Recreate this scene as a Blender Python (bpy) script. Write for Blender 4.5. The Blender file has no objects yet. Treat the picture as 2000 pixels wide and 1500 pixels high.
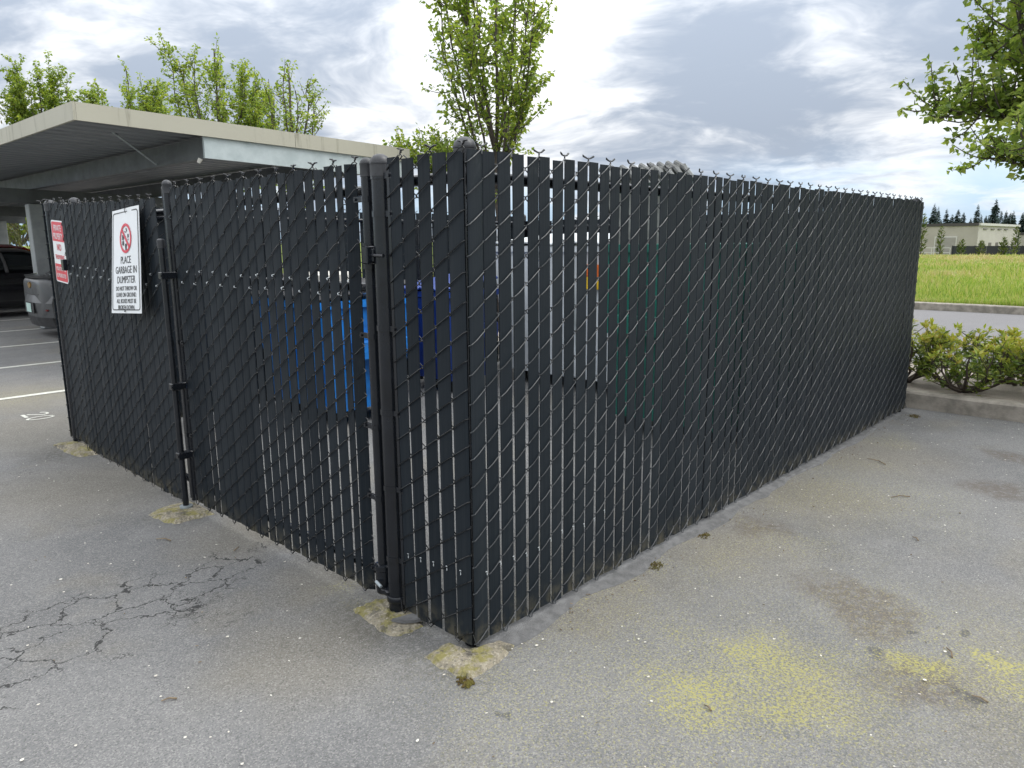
import bpy, math, random
import numpy as np
from mathutils import Vector, Matrix
R = math.radians
rng = random.Random(7)
nrng = np.random.default_rng(11)
S = bpy.context.scene
col = S.collection

# ------------------------------------------------------------------ camera
CAM = (-1.802, -1.894, 1.555)
YAW, PITCH, ROLL, FPX = 0.75094, -0.19036, -0.00832, 1451.8
fw = Vector((math.cos(YAW)*math.cos(PITCH), math.sin(YAW)*math.cos(PITCH), math.sin(PITCH)))
rt = Vector((math.sin(YAW), -math.cos(YAW), 0)); up = rt.cross(fw)
rt2 = rt*math.cos(ROLL) + up*math.sin(ROLL); up2 = up*math.cos(ROLL) - rt*math.sin(ROLL)
cd = bpy.data.cameras.new('camera'); cam = bpy.data.objects.new('camera', cd); col.objects.link(cam)
cam.matrix_world = Matrix(((rt2.x, up2.x, -fw.x, CAM[0]), (rt2.y, up2.y, -fw.y, CAM[1]), (rt2.z, up2.z, -fw.z, CAM[2]), (0, 0, 0, 1)))
cd.sensor_width = 36; cd.lens = FPX/2000*36; cd.clip_start = 0.05; cd.clip_end = 6000
S.camera = cam
S.render.resolution_x, S.render.resolution_y = 1024, 768
cy = S.cycles; cy.max_bounces = 5; cy.diffuse_bounces = 3; cy.glossy_bounces = 2; cy.transmission_bounces = 2; cy.transparent_max_bounces = 4
cy.caustics_reflective = False; cy.caustics_refractive = False; cy.use_adaptive_sampling = True; cy.adaptive_threshold = .02; cy.use_denoising = True
S.view_settings.view_transform = 'Standard'; S.view_settings.look = 'None'
S.view_settings.exposure = 0.48; S.view_settings.gamma = 1.0; S.view_settings.use_curve_mapping = False

# ------------------------------------------------------------------ light
SUN_AZ, SUN_EL = R(-48), R(54)
w = bpy.data.worlds.new('World'); S.world = w; w.use_nodes = True


class NT:
    """small helper to wire shader nodes"""
    def __init__(s, tree): s.t = tree; s.n = tree.nodes; s.l = tree.links
    def add(s, typ, **kw):
        n = s.n.new(typ)
        for k, v in kw.items(): setattr(n, k, v)
        return n
    def put(s, sock, v):
        if v is None: return
        if hasattr(v, 'is_output'): s.l.new(v, sock)
        elif isinstance(v, (tuple, list)) and len(v) == 3 and sock.type == 'RGBA': sock.default_value = (*v, 1)
        else: sock.default_value = v
    def math(s, op, a, b=None, c=None, clamp=False):
        n = s.add('ShaderNodeMath', operation=op, use_clamp=clamp)
        for i, v in enumerate((a, b, c)): s.put(n.inputs[i], v)
        return n.outputs[0]
    def vec(s, op, a, b=None, scale=None):
        n = s.add('ShaderNodeVectorMath', operation=op)
        s.put(n.inputs[0], a); s.put(n.inputs[1], b)
        if scale is not None: s.put(n.inputs[3], scale)
        return n.outputs['Value'] if op in ('DISTANCE', 'DOT_PRODUCT', 'LENGTH') else n.outputs[0]
    def noise(s, vec, scale, detail=4, rough=.55, dist=0.0, out=0):
        n = s.add('ShaderNodeTexNoise'); s.put(n.inputs['Vector'], vec); s.put(n.inputs['Scale'], scale)
        n.inputs['Detail'].default_value = detail; n.inputs['Roughness'].default_value = rough; n.inputs['Distortion'].default_value = dist
        return n.outputs[out]
    def mix(s, f, a, b, typ='RGBA', blend='MIX'):
        n = s.add('ShaderNodeMix', data_type=typ)
        if typ == 'RGBA':
            n.blend_type = blend; s.put(n.inputs[0], f); s.put(n.inputs[6], a); s.put(n.inputs[7], b); return n.outputs[2]
        s.put(n.inputs[0], f); s.put(n.inputs[2], a); s.put(n.inputs[3], b); return n.outputs[0]
    def ramp(s, v, lo, hi, a=0.0, b=1.0):
        n = s.add('ShaderNodeMapRange'); n.interpolation_type = 'SMOOTHSTEP'
        s.put(n.inputs[0], v); n.inputs[1].default_value = lo; n.inputs[2].default_value = hi; n.inputs[3].default_value = a; n.inputs[4].default_value = b
        return n.outputs[0]
    def xyz(s, v):
        n = s.add('ShaderNodeSeparateXYZ'); s.put(n.inputs[0], v); return n.outputs
    def comb(s, x, y, z):
        n = s.add('ShaderNodeCombineXYZ'); s.put(n.inputs[0], x); s.put(n.inputs[1], y); s.put(n.inputs[2], z); return n.outputs[0]


def build_sky():
    n = NT(w.node_tree); w.node_tree.nodes.clear()
    out = n.add('ShaderNodeOutputWorld'); bg = n.add('ShaderNodeBackground'); n.l.new(bg.outputs[0], out.inputs[0])
    ST = 0.1; bg.inputs[1].default_value = ST
    sky = n.add('ShaderNodeTexSky', sky_type='NISHITA'); sky.sun_disc = False
    sky.sun_elevation = SUN_EL; sky.sun_rotation = R(90) - SUN_AZ
    sky.air_density = 1.0; sky.dust_density = 1.0
    tc = n.add('ShaderNodeTexCoord'); d = n.vec('NORMALIZE', tc.outputs['Generated'])
    x, y, z = n.xyz(d)
    zc = n.math('MAXIMUM', z, 0.0)
    k = n.math('DIVIDE', 1.0, n.math('ADD', zc, 0.20))
    # turn the axes so that streaks lie across the view, project to a cloud layer
    u = n.math('ADD', n.math('MULTIPLY', x, math.sin(YAW)), n.math('MULTIPLY', y, -math.cos(YAW)))
    v = n.math('ADD', n.math('MULTIPLY', x, math.cos(YAW)), n.math('MULTIPLY', y, math.sin(YAW)))
    P = n.comb(n.math('MULTIPLY', u, k), n.math('MULTIPLY', v, k), 0.0)
    warp = n.vec('SCALE', n.vec('SUBTRACT', n.noise(P, 0.8, 3, .5, 0, 1), (.5, .5, .5)), scale=1.1)
    Pw = n.vec('ADD', P, warp)
    big = n.noise(n.vec('ADD', Pw, (3.1, 1.7, 0)), 0.9, 4, .52)
    med = n.noise(n.vec('ADD', n.vec('MULTIPLY', Pw, (1.0, 1.25, 1)), (9.3, 4.2, 0)), 2.3, 5, .58)
    fine = n.noise(n.vec('ADD', Pw, (1.3, 8.2, 2)), 6.5, 4, .6)
    dens = n.math('ADD', n.math('ADD', n.math('MULTIPLY', big, .36), n.math('MULTIPLY', med, .42)), n.math('MULTIPLY', fine, .22))
    # broad cloud banks of this sky
    def bank(px, py, rad, amt):
        dv = (fw + rt2*((px-1000)/FPX) - up2*((py-750)/FPX)).normalized()
        dd = n.vec('DISTANCE', d, tuple(dv))
        return n.math('MULTIPLY', n.ramp(dd, 0.0, rad, 1.0, 0.0), amt)
    for b in ((560, 90, .36, .13), (690, 190, .22, .08), (150, 90, .30, .04), (1330, 130, .22, .10), (1560, 90, .22, .08), (1700, 170, .22, .09), (1500, 300, .20, .05),
              (1010, -60, .24, -.11), (830, 200, .16, -.05), (1640, 0, .13, -.09), (1130, 190, .12, -.03), (1700, 280, .14, -.10), (1350, 300, .10, -.04), (700, 250, .12, -.06)):
        dens = n.math('ADD', dens, bank(*b))
    shade = n.ramp(dens, .41, .67)
    white = (1.03/ST, 1.04/ST, 1.05/ST); grey = (.375/ST, .435/ST, .53/ST)
    cloud = n.mix(shade, white, grey)
    glow = n.ramp(n.math('ADD', dens, n.math('MULTIPLY', fine, .25)), .58, .46)
    cloud = n.mix(n.math('MULTIPLY', glow, .5), cloud, (1.12/ST, 1.13/ST, 1.14/ST))
    # overcast brightening towards the zenith
    ze = n.math('DIVIDE', n.math('ADD', 1.0, n.math('MULTIPLY', zc, 2.0)), 1.46)
    ze = n.math('MAXIMUM', ze, .86)
    cloud = n.vec('SCALE', cloud, scale=ze)
    blue = n.vec('MULTIPLY', sky.outputs[0], (1.0, 1.12, 1.3))
    blue = n.vec('SCALE', blue, scale=1.0)
    # gaps of open sky low over the horizon
    gapn = n.noise(n.vec('ADD', Pw, (5.0, 2.5, 1)), .55, 4, .5)
    low = n.ramp(z, .02, .115, 1.0, 0.0)
    gap = n.math('MULTIPLY', n.ramp(n.math('ADD', gapn, n.math('MULTIPLY', low, .16)), .50, .66), low)
    gap = n.math('MULTIPLY', gap, n.math('SUBTRACT', 1.0, n.math('MULTIPLY', n.ramp(med, .50, .62), .9)))
    skyblue = n.mix(.55, blue, (.34/ST, .53/ST, .80/ST))
    c = n.mix(n.math('MAXIMUM', gap, n.math('MULTIPLY', n.math('MAXIMUM', bank(1930, 410, .13, 1.0), bank(1650, 400, .10, .7)), n.ramp(med, .62, .46, .35, .95))), cloud, skyblue)
    below = n.ramp(z, -.02, 0.0)
    c = n.mix(below, (.30/ST, .32/ST, .30/ST), c)
    n.l.new(c, bg.inputs[0])


build_sky()
w.cycles.sampling_method = 'MANUAL'; w.cycles.sample_map_resolution = 512
sd = bpy.data.lights.new('sun', 'SUN'); sd.energy = 1.5; sd.angle = R(32); sd.color = (1, .97, .92)
sun = bpy.data.objects.new('sun', sd); col.objects.link(sun)
sv = Vector((math.cos(SUN_AZ)*math.cos(SUN_EL), math.sin(SUN_AZ)*math.cos(SUN_EL), math.sin(SUN_EL)))
sun.rotation_euler = (-sv).to_track_quat('-Z', 'Y').to_euler(); sun.location = (0, 0, 30)

# ------------------------------------------------------------------ helpers


class MB:
    def __init__(s): s.v = []; s.f = []; s.m = []
    def add(s, vs, fs):
        o = len(s.v); s.v.extend(tuple(p) for p in vs); s.f.extend(tuple(i+o for i in f) for f in fs); return s
    def box(s, a, b):
        x0, y0, z0 = a; x1, y1, z1 = b
        return s.add([(x0, y0, z0), (x1, y0, z0), (x1, y1, z0), (x0, y1, z0), (x0, y0, z1), (x1, y0, z1), (x1, y1, z1), (x0, y1, z1)],
                     [(0, 3, 2, 1), (4, 5, 6, 7), (0, 1, 5, 4), (1, 2, 6, 5), (2, 3, 7, 6), (3, 0, 4, 7)])
    def hexa(s, P):
        return s.add(P, [(0, 3, 2, 1), (4, 5, 6, 7), (0, 1, 5, 4), (1, 2, 6, 5), (2, 3, 7, 6), (3, 0, 4, 7)])
    def bevbox(s, a, b, e=.01):
        x0, y0, z0 = a; x1, y1, z1 = b
        ring = lambda i, z: [(x0+e+i, y0+i, z), (x1-e-i, y0+i, z), (x1-i, y0+e+i, z), (x1-i, y1-e-i, z), (x1-e-i, y1-i, z), (x0+e+i, y1-i, z), (x0+i, y1-e-i, z), (x0+i, y0+e+i, z)]
        V = ring(e, z0) + ring(0, z0+e) + ring(0, z1-e) + ring(e, z1)
        F = [tuple(range(7, -1, -1)), tuple(range(24, 32))]
        for k in range(3):
            for i in range(8): F.append((k*8+i, k*8+(i+1) % 8, k*8+8+(i+1) % 8, k*8+8+i))
        return s.add(V, F)
    def tube(s, path, r, n=6, cap=True):
        path = [Vector(p) for p in path]; N = len(path)
        rs = r if isinstance(r, (list, tuple)) else [r]*N
        t0 = (path[1]-path[0]).normalized()
        ref = Vector((0, 0, 1)) if abs(t0.z) < .9 else Vector((1, 0, 0))
        V = []
        for i, p in enumerate(path):
            t = (path[min(i+1, N-1)]-path[max(i-1, 0)])
            t = t.normalized() if t.length > 1e-9 else t0
            a = t.cross(ref)
            if a.length < 1e-4: a = t.cross(Vector((0, 1, 0)))
            a.normalize(); b = a.cross(t).normalized()
            ref = b if abs(b.dot(t)) < .9 else ref
            for k in range(n):
                q = 2*math.pi*k/n; V.append(p + (a*math.cos(q)+b*math.sin(q))*rs[i])
        F = []
        for i in range(N-1):
            for k in range(n): F.append((i*n+k, (i+1)*n+k, (i+1)*n+(k+1) % n, i*n+(k+1) % n))
        if cap: F.append(tuple(range(n))); F.append(tuple(range((N-1)*n+n-1, (N-1)*n-1, -1)))
        return s.add(V, F)
    def lathe(s, prof, c, n=16):
        V = []; F = []; m = len(prof)
        for r, z in prof:
            for k in range(n):
                q = 2*math.pi*k/n; V.append((c[0]+r*math.cos(q), c[1]+r*math.sin(q), c[2]+z))
        for i in range(m-1):
            for k in range(n): F.append((i*n+k, i*n+(k+1) % n, (i+1)*n+(k+1) % n, (i+1)*n+k))
        F.append(tuple(range(n-1, -1, -1))); F.append(tuple(range((m-1)*n, m*n)))
        return s.add(V, F)
    def prism(s, poly, z0, z1, inset=0.0):
        n = len(poly); cx = sum(p[0] for p in poly)/n; cy = sum(p[1] for p in poly)/n
        top = [(p[0]+(cx-p[0])*inset, p[1]+(cy-p[1])*inset, z1) for p in poly]
        V = [(p[0], p[1], z0) for p in poly] + top
        return s.add(V, [tuple(range(n-1, -1, -1)), tuple(range(n, 2*n))] + [(i, (i+1) % n, n+(i+1) % n, n+i) for i in range(n)])
    def mesh(s, name, mat=None, smooth=False):
        me = bpy.data.meshes.new(name); me.from_pydata(s.v, [], s.f)
        if mat: me.materials.append(mat)
        if smooth:
            me.polygons.foreach_set('use_smooth', [True]*len(me.polygons))
            try: me.set_sharp_from_angle(angle=R(38))
            except Exception: pass
        me.update(); return me
    def build(s, name, mat, parent=None, smooth=False, off=True):
        if parent is not None and off and parent in ORG:
            o = ORG[parent]; s.v = [(a-o[0], b-o[1], c-o[2]) for a, b, c in s.v]
        ob = bpy.data.objects.new(name, s.mesh(name, mat, smooth)); col.objects.link(ob)
        if parent is not None:
            ob.parent = parent
            if parent in ORG: ORG[ob] = ORG[parent]
        return ob


ORG = {}


def root(name, label, cat, loc, group=None, rz=0.0, local=False):
    o = bpy.data.objects.new(name, None); col.objects.link(o); o.location = loc; o.rotation_euler = (0, 0, rz); o.empty_display_size = .1
    o['label'] = label; o['category'] = cat
    if group: o['group'] = group
    ORG[o] = (0, 0, 0) if local else tuple(loc)
    return o


def tag(o, label=None, cat=None, group=None, kind=None):
    if label: o['label'] = label
    if cat: o['category'] = cat
    if group: o['group'] = group
    if kind: o['kind'] = kind
    return o


def np_mesh(name, V, F, mat, parent=None):
    """V (N,3), F (M,3 or 4) numpy -> object"""
    me = bpy.data.meshes.new(name)
    V = np.asarray(V, dtype=np.float32)
    if parent is not None and parent in ORG: V = V - np.array(ORG[parent], dtype=np.float32)
    F = np.asarray(F, dtype=np.int32); k = F.shape[1]
    me.vertices.add(len(V)); me.vertices.foreach_set('co', V.ravel())
    me.loops.add(F.size); me.loops.foreach_set('vertex_index', F.ravel())
    me.polygons.add(len(F)); me.polygons.foreach_set('loop_start', np.arange(0, F.size, k, dtype=np.int32)); me.polygons.foreach_set('loop_total', np.full(len(F), k, dtype=np.int32))
    me.materials.append(mat); me.update(); me.validate()
    ob = bpy.data.objects.new(name, me); col.objects.link(ob)
    if parent is not None: ob.parent = parent
    return ob


# ------------------------------------------------------------------ materials
def newmat(name):
    m = bpy.data.materials.new(name); m.use_nodes = True
    n = NT(m.node_tree); b = m.node_tree.nodes['Principled BSDF']
    return m, n, b


def pos(n): return n.add('ShaderNodeNewGeometry').outputs['Position']
def obj(n): return n.add('ShaderNodeTexCoord').outputs['Object']


def bump(n, b, h, strength, dist=.01):
    bn = n.add('ShaderNodeBump'); bn.inputs['Strength'].default_value = strength; bn.inputs['Distance'].default_value = dist
    n.l.new(h, bn.inputs['Height']); n.l.new(bn.outputs[0], b.inputs['Normal'])


def simple(name, c, rough=.5, metal=0.0, var=.12, scale=6, bs=0, bstr=.2, spec=.5, coat=0, c2=None):
    m, n, b = newmat(name)
    p = pos(n)
    f = n.noise(p, scale, 5, .6)
    if c2 is None: c2 = tuple(x*(1-2*var) for x in c); c = tuple(x*(1+var) for x in c)
    n.put(b.inputs['Base Color'], n.mix(n.ramp(f, .3, .7), c, c2))
    n.put(b.inputs['Roughness'], n.ramp(n.noise(p, scale*2.3, 4), .2, .8, rough*.85, min(1, rough*1.15)))
    b.inputs['Metallic'].default_value = metal; b.inputs['Specular IOR Level'].default_value = spec
    if coat: b.inputs['Coat Weight'].default_value = coat; b.inputs['Coat Roughness'].default_value = .06
    if bs: bump(n, b, n.noise(p, bs, 4), bstr)
    return m


def slat_material():
    m, n, b = newmat('slat_plastic')
    oi = n.add('ShaderNodeObjectInfo'); o = obj(n)
    c = n.mix(oi.outputs['Random'], (.0040, .0082, .0130), (.0100, .0150, .0205))
    streak = n.noise(n.vec('MULTIPLY', o, (220, 220, 1.2)), 1.0, 3, .6)
    p = pos(n)
    smudge = n.ramp(n.noise(n.vec('MULTIPLY', p, (3, 3, 2)), 2.4, 6, .7), .60, .80)
    c = n.mix(n.math('MULTIPLY', smudge, .28), c, (.065, .072, .076))
    c = n.mix(n.math('MULTIPLY', n.ramp(streak, .45, .75), .18), c, (.045, .05, .054))
    z = n.xyz(p)[2]
    dirt = n.math('MULTIPLY', n.ramp(z, .16, .02), n.ramp(n.noise(p, 14, 5, .7), .40, .66))
    c = n.mix(n.math('MULTIPLY', dirt, .55), c, (.13, .115, .075))
    n.put(b.inputs['Base Color'], c)
    n.put(b.inputs['Roughness'], n.ramp(n.noise(n.vec('MULTIPLY', o, (60, 60, 2)), 1, 3), .3, .7, .44, .62))
    b.inputs['Specular IOR Level'].default_value = .24
    bump(n, b, streak, .25, .002)
    return m


M = {}
M['slat'] = slat_material()
M['wire'] = simple('vinyl_wire', (.0035, .0042, .0055), .28, var=.1, spec=.55)
M['skywire'] = simple('sky_sheen_wire', (.034, .038, .042), .46, var=.15, scale=30, spec=.7)  # lighter copy of the black wire; sky reflection put into its colour
M['pipe'] = simple('black_pipe', (.009, .011, .015), .24, var=.15, scale=9, spec=.45)
M['cap'] = simple('black_cap', (.035, .037, .042), .45, var=.15, scale=20)
M['galv'] = simple('galvanised', (.30, .34, .36), .48, metal=.35, var=.10, scale=5)
M['galvtie'] = simple('tie_wire', (.62, .66, .68), .35, metal=.3, var=.1)
M['signwhite'] = simple('sign_white', (.78, .80, .82), .32, var=.02, scale=9)
M['signred'] = simple('sign_red', (.62, .018, .045), .35, var=.05)
M['signblack'] = simple('sign_black', (.016, .017, .02), .4, var=.05)
M['paintwhite'] = simple('road_paint', (.66, .66, .60), .7, c2=(.48, .48, .43), scale=22, bs=140, bstr=.3)
M['blue'] = simple('blue_steel', (.008, .24, .78), .45, c2=(.02, .12, .36), scale=5)
M['navy'] = simple('navy_plastic', (.008, .035, .20), .42, var=.12)
M['green'] = simple('green_steel', (.006, .115, .085), .42, var=.15)
M['palegrey'] = simple('pale_grey_steel', (.66, .70, .72), .45, c2=(.52, .55, .57), scale=4)
M['rubber'] = simple('black_rubber', (.018, .018, .02), .6)
M['lidgrey'] = simple('weathered_lid', (.16, .165, .16), .62, c2=(.085, .088, .085), scale=9)
M['cardboard'] = simple('pale_card', (.62, .60, .55), .8)
M['orange'] = simple('orange_sticker', (.75, .16, .02), .4); M['yellow'] = simple('yellow_sticker', (.80, .52, .02), .4)
M['concrete_kerb'] = simple('kerb_concrete', (.33, .30, .255), .88, c2=(.17, .155, .13), scale=7, bs=90, bstr=.5)


def fascia_material():
    m, n, b = newmat('beige_fascia'); p = pos(n)
    c = n.mix(n.noise(p, 1.1, 4), (.46, .445, .365), (.38, .365, .295))
    st = n.ramp(n.noise(n.vec('MULTIPLY', p, (9, 9, .8)), 1.0, 6, .75), .52, .74)
    patch = n.ramp(n.noise(p, .9, 3), .36, .58)
    c = n.mix(n.math('MULTIPLY', n.math('MULTIPLY', st, patch), .85), c, (.15, .14, .10))
    n.put(b.inputs['Base Color'], c); b.inputs['Roughness'].default_value = .55
    return m


def deck_material():
    m, n, b = newmat('galvanised_deck'); p = pos(n)
    c = n.mix(n.noise(p, 2.2, 5), (.30, .32, .335), (.19, .205, .215))
    n.put(b.inputs['Base Color'], c); b.inputs['Roughness'].default_value = .55; b.inputs['Metallic'].default_value = .25
    return m


M['fascia'] = fascia_material(); M['deck'] = deck_material()
M['girder'] = simple('galvanised_girder_shaded', (.13, .14, .147), .5, metal=.2, c2=(.085, .092, .098), scale=3)  # same steel as the end channel, darkened: roof shade put into the colour
M['postgrey'] = simple('galvanised_post', (.34, .36, .365), .5, metal=.1, c2=(.25, .27, .275), scale=4)
M['channel'] = simple('galvanised_channel', (.50, .56, .57), .45, metal=.1, c2=(.40, .46, .47), scale=6)


def asphalt_material():
    m, n, b = newmat('worn_asphalt'); p = pos(n)
    P2 = n.vec('MULTIPLY', p, (1, 1, 0))
    wob = n.vec('ADD', P2, n.vec('SCALE', n.vec('SUBTRACT', n.noise(P2, 3.2, 3, .6, 0, 1), (.5, .5, .5)), scale=.42))
    wob2 = n.vec('ADD', wob, n.vec('SCALE', n.vec('SUBTRACT', n.noise(P2, 1.3, 2, .6, 0, 1), (.5, .5, .5)), scale=1.1))
    def blob(x, y, r, soft=.5, wv=wob):
        dd = n.vec('DISTANCE', wv, (x, y, 0)); return n.ramp(dd, r*(1-soft), r*(1+soft), 1.0, 0.0)
    def union(lst, soft=.5, wv=wob):
        o = None
        for (x, y, r) in lst:
            q = blob(x, y, r, soft, wv); o = q if o is None else n.math('MAXIMUM', o, q)
        return o
    c = n.mix(n.ramp(n.noise(P2, .9, 3, .6), .32, .68), (.130, .131, .132), (.172, .172, .171))
    c = n.mix(n.math('MULTIPLY', n.ramp(n.noise(P2, 4.5, 4, .65), .42, .66), .4), c, (.196, .195, .192))
    # brown weathering, broad areas plus the ones along the gate
    brown = n.math('MULTIPLY', n.ramp(n.noise(n.vec('ADD', P2, (7, 3, 0)), 1.1, 5, .6), .50, .66), .55)
    brown = n.math('MAXIMUM', brown, n.math('MULTIPLY', union([(-.02, 1.75, .30), (-.10, .95, .22), (-.43, .50, .32), (.9, .05, .30), (1.6, -.25, .35), (2.6, -.25, .45), (3.8, -.2, .5), (-.3, 3.3, .6), (.0, 5.3, .8), (.0, 7.0, 1.0)], .7), .75))
    c = n.mix(n.math('MULTIPLY', brown, .7), c, (.182, .163, .123))
    # chips of stone in the surface
    vo = n.add('ShaderNodeTexVoronoi'); n.put(vo.inputs['Vector'], P2); vo.inputs['Scale'].default_value = 210
    chip = n.xyz(vo.outputs['Color'])[0]
    c = n.mix(n.math('MULTIPLY', n.ramp(chip, .64, 1.0), .40), c, (.37, .36, .34))
    c = n.mix(n.math('MULTIPLY', n.ramp(chip, .32, .0), .45), c, (.055, .055, .055))
    grit = n.noise(P2, 420, 2, .6)
    c = n.mix(n.math('MULTIPLY', n.ramp(grit, .35, .68), .3), c, n.vec('SCALE', c, scale=1.4))
    pit = n.noise(n.vec('MULTIPLY', n.vec('ADD', P2, n.vec('MULTIPLY', n.comb(n.xyz(P2)[1], n.xyz(P2)[0], 0.0), (.5, -.5, 0))), (26, 80, 1)), 1.0, 3, .6)
    c = n.mix(n.math('MULTIPLY', n.ramp(pit, .64, .74), .7), c, (.06, .058, .055))
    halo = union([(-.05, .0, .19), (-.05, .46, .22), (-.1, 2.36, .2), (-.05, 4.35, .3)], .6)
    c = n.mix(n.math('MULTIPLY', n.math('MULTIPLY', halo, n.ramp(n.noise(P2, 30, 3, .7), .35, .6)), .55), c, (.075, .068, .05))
    # dark brown damp patches
    dk = union([(1.44, -.88, .20), (1.32, -1.02, .17), (3.51, -1.09, .20), (1.95, -.27, .15), (.94, -1.30, .16), (4.4, -1.0, .16)], .45)
    c = n.mix(n.math('MULTIPLY', n.math('MULTIPLY', dk, n.ramp(n.noise(P2, 22, 4, .7), .28, .60)), .7), c, (.105, .085, .068))
    sp = union([(1.05, -1.12, .050), (1.37, -1.39, .032), (.94, -1.46, .045), (1.35, -1.25, .025), (-.18, -.29, .022), (.71, -1.51, .03), (1.30, -1.20, .025), (-.8, .2, .02), (.15, -1.0, .018)], .4)
    c = n.mix(n.math('MULTIPLY', sp, .6), c, (.05, .05, .055))
    # yellow green algae, a speckle that thickens towards the middle of each patch
    al = union([(.70, -.93, .30), (.56, -1.10, .22), (.95, -1.22, .13), (1.20, -1.40, .10), (.40, -.85, .2), (.75, -.75, .2)], .95, wob2)
    al2 = union([(.50, -.75, .75), (1.2, -1.3, .55), (1.85, -.50, .34), (1.35, -.45, .22), (.70, -.10, .15), (.46, -.07, .13), (.10, -.62, .45), (-.1, -.9, .5), (1.0, -.12, .14), (1.4, -.12, .12), (1.9, -.14, .16), (2.5, -.12, .2), (3.3, -.13, .2), (4.3, -.13, .2), (2.9, -.45, .5), (-.08, .78, .12), (.2, 7.0, .5), (0, -.35, .4)], .9, wob2)
    speck = n.noise(n.vec('MULTIPLY', P2, (1.0, .75, 1)), 105, 4, .74, .5)
    am = n.ramp(n.math('ADD', speck, n.math('MULTIPLY', al, .12)), .555, .665)
    am = n.math('MULTIPLY', am, n.math('MAXIMUM', al, n.math('MULTIPLY', al2, 1.0)))
    c = n.mix(n.math('MULTIPLY', am, .88), c, (.37, .345, .10))
    am2 = n.math('MULTIPLY', n.ramp(n.noise(P2, 95, 4, .7), .53, .64), n.math('MULTIPLY', al2, .65))
    c = n.mix(am2, c, (.38, .35, .19))
    # cracks: crazed network in a belt left of the gate
    cw = n.vec('ADD', P2, n.vec('SCALE', n.vec('SUBTRACT', n.noise(P2, 7, 4, .7, 0, 1), (.5, .5, .5)), scale=.20))
    cv = n.add('ShaderNodeTexVoronoi', feature='DISTANCE_TO_EDGE'); n.put(cv.inputs['Vector'], n.vec('MULTIPLY', cw, (1, 1.5, 1))); cv.inputs['Scale'].default_value = 4.2
    cv2 = n.add('ShaderNodeTexVoronoi', feature='DISTANCE_TO_EDGE'); n.put(cv2.inputs['Vector'], n.vec('MULTIPLY', cw, (1, 1.8, 1))); cv2.inputs['Scale'].default_value = 11
    belt = union([(-.95, 1.38, .30), (-.62, 1.38, .26), (-.30, 1.45, .20), (-1.35, 1.30, .35), (-.08, 1.55, .10)], .35)
    belt2 = union([(-1.0, 1.15, .45), (-.55, 1.25, .35), (-.1, 1.6, .2), (-.55, 3.85, .22)], .5)
    wid = n.ramp(n.noise(P2, 9, 4), .3, .7, .014, .05)
    cr = n.math('MULTIPLY', n.math('SUBTRACT', 1.0, n.math('DIVIDE', cv.outputs[0], wid), clamp=True), belt)
    cr2 = n.math('MULTIPLY', n.math('SUBTRACT', 1.0, n.math('DIVIDE', cv2.outputs[0], n.math('MULTIPLY', wid, 1.3)), clamp=True), n.math('MULTIPLY', belt2, n.ramp(n.noise(P2, 3, 3), .45, .6)))
    crack = n.math('MAXIMUM', n.ramp(cr, .1, .6), n.math('MULTIPLY', n.ramp(cr2, .2, .8), .8))
    c = n.mix(n.math('MULTIPLY', crack, .95), c, (.030, .030, .030))
    n.put(b.inputs['Base Color'], c)
    b.inputs['Roughness'].default_value = .86; b.inputs['Specular IOR Level'].default_value = .35
    h = n.math('ADD', n.math('MULTIPLY', n.noise(P2, 190, 4, .65), .6), n.math('MULTIPLY', n.noise(P2, 34, 4), .5))
    bump(n, b, h, .8, .009)
    return m


def lane_material():
    m, n, b = newmat('lane_asphalt'); p = pos(n)
    c = n.mix(n.noise(p, .6, 6, .7), (.115, .113, .117), (.175, .171, .174))
    c = n.mix(n.math('MULTIPLY', n.ramp(n.noise(p, 60, 3, .7), .45, .7), .5), c, (.23, .225, .225))
    n.put(b.inputs['Base Color'], c); b.inputs['Roughness'].default_value = .9
    bump(n, b, n.noise(p, 60, 4), .4); return m


def bed_material():
    m, n, b = newmat('bed_gravel'); p = pos(n)
    c = n.mix(n.noise(p, 9, 6, .7), (.42, .36, .31), (.58, .52, .46))
    c = n.mix(n.math('MULTIPLY', n.ramp(n.noise(p, 120, 4, .7), .50, .7), .6), c, (.20, .165, .14))
    n.put(b.inputs['Base Color'], c); b.inputs['Roughness'].default_value = .95
    bump(n, b, n.noise(p, 110, 5, .7), .8, .02); return m


def ground_material():
    m, n, b = newmat('field_soil'); p = pos(n)
    c = n.mix(n.ramp(n.noise(p, .35, 6, .6), .35, .65), (.16, .235, .035), (.24, .27, .075))
    c = n.mix(n.math('MULTIPLY', n.ramp(n.noise(p, .16, 4), .48, .66), .8), c, (.31, .28, .14))
    c = n.mix(n.math('MULTIPLY', n.noise(p, 5, 5, .7), .5), c, (.10, .15, .025))
    n.put(b.inputs['Base Color'], c); b.inputs['Roughness'].default_value = 1; b.inputs['Specular IOR Level'].default_value = .1
    bump(n, b, n.noise(p, 6, 4), .6, .1); return m


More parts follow.
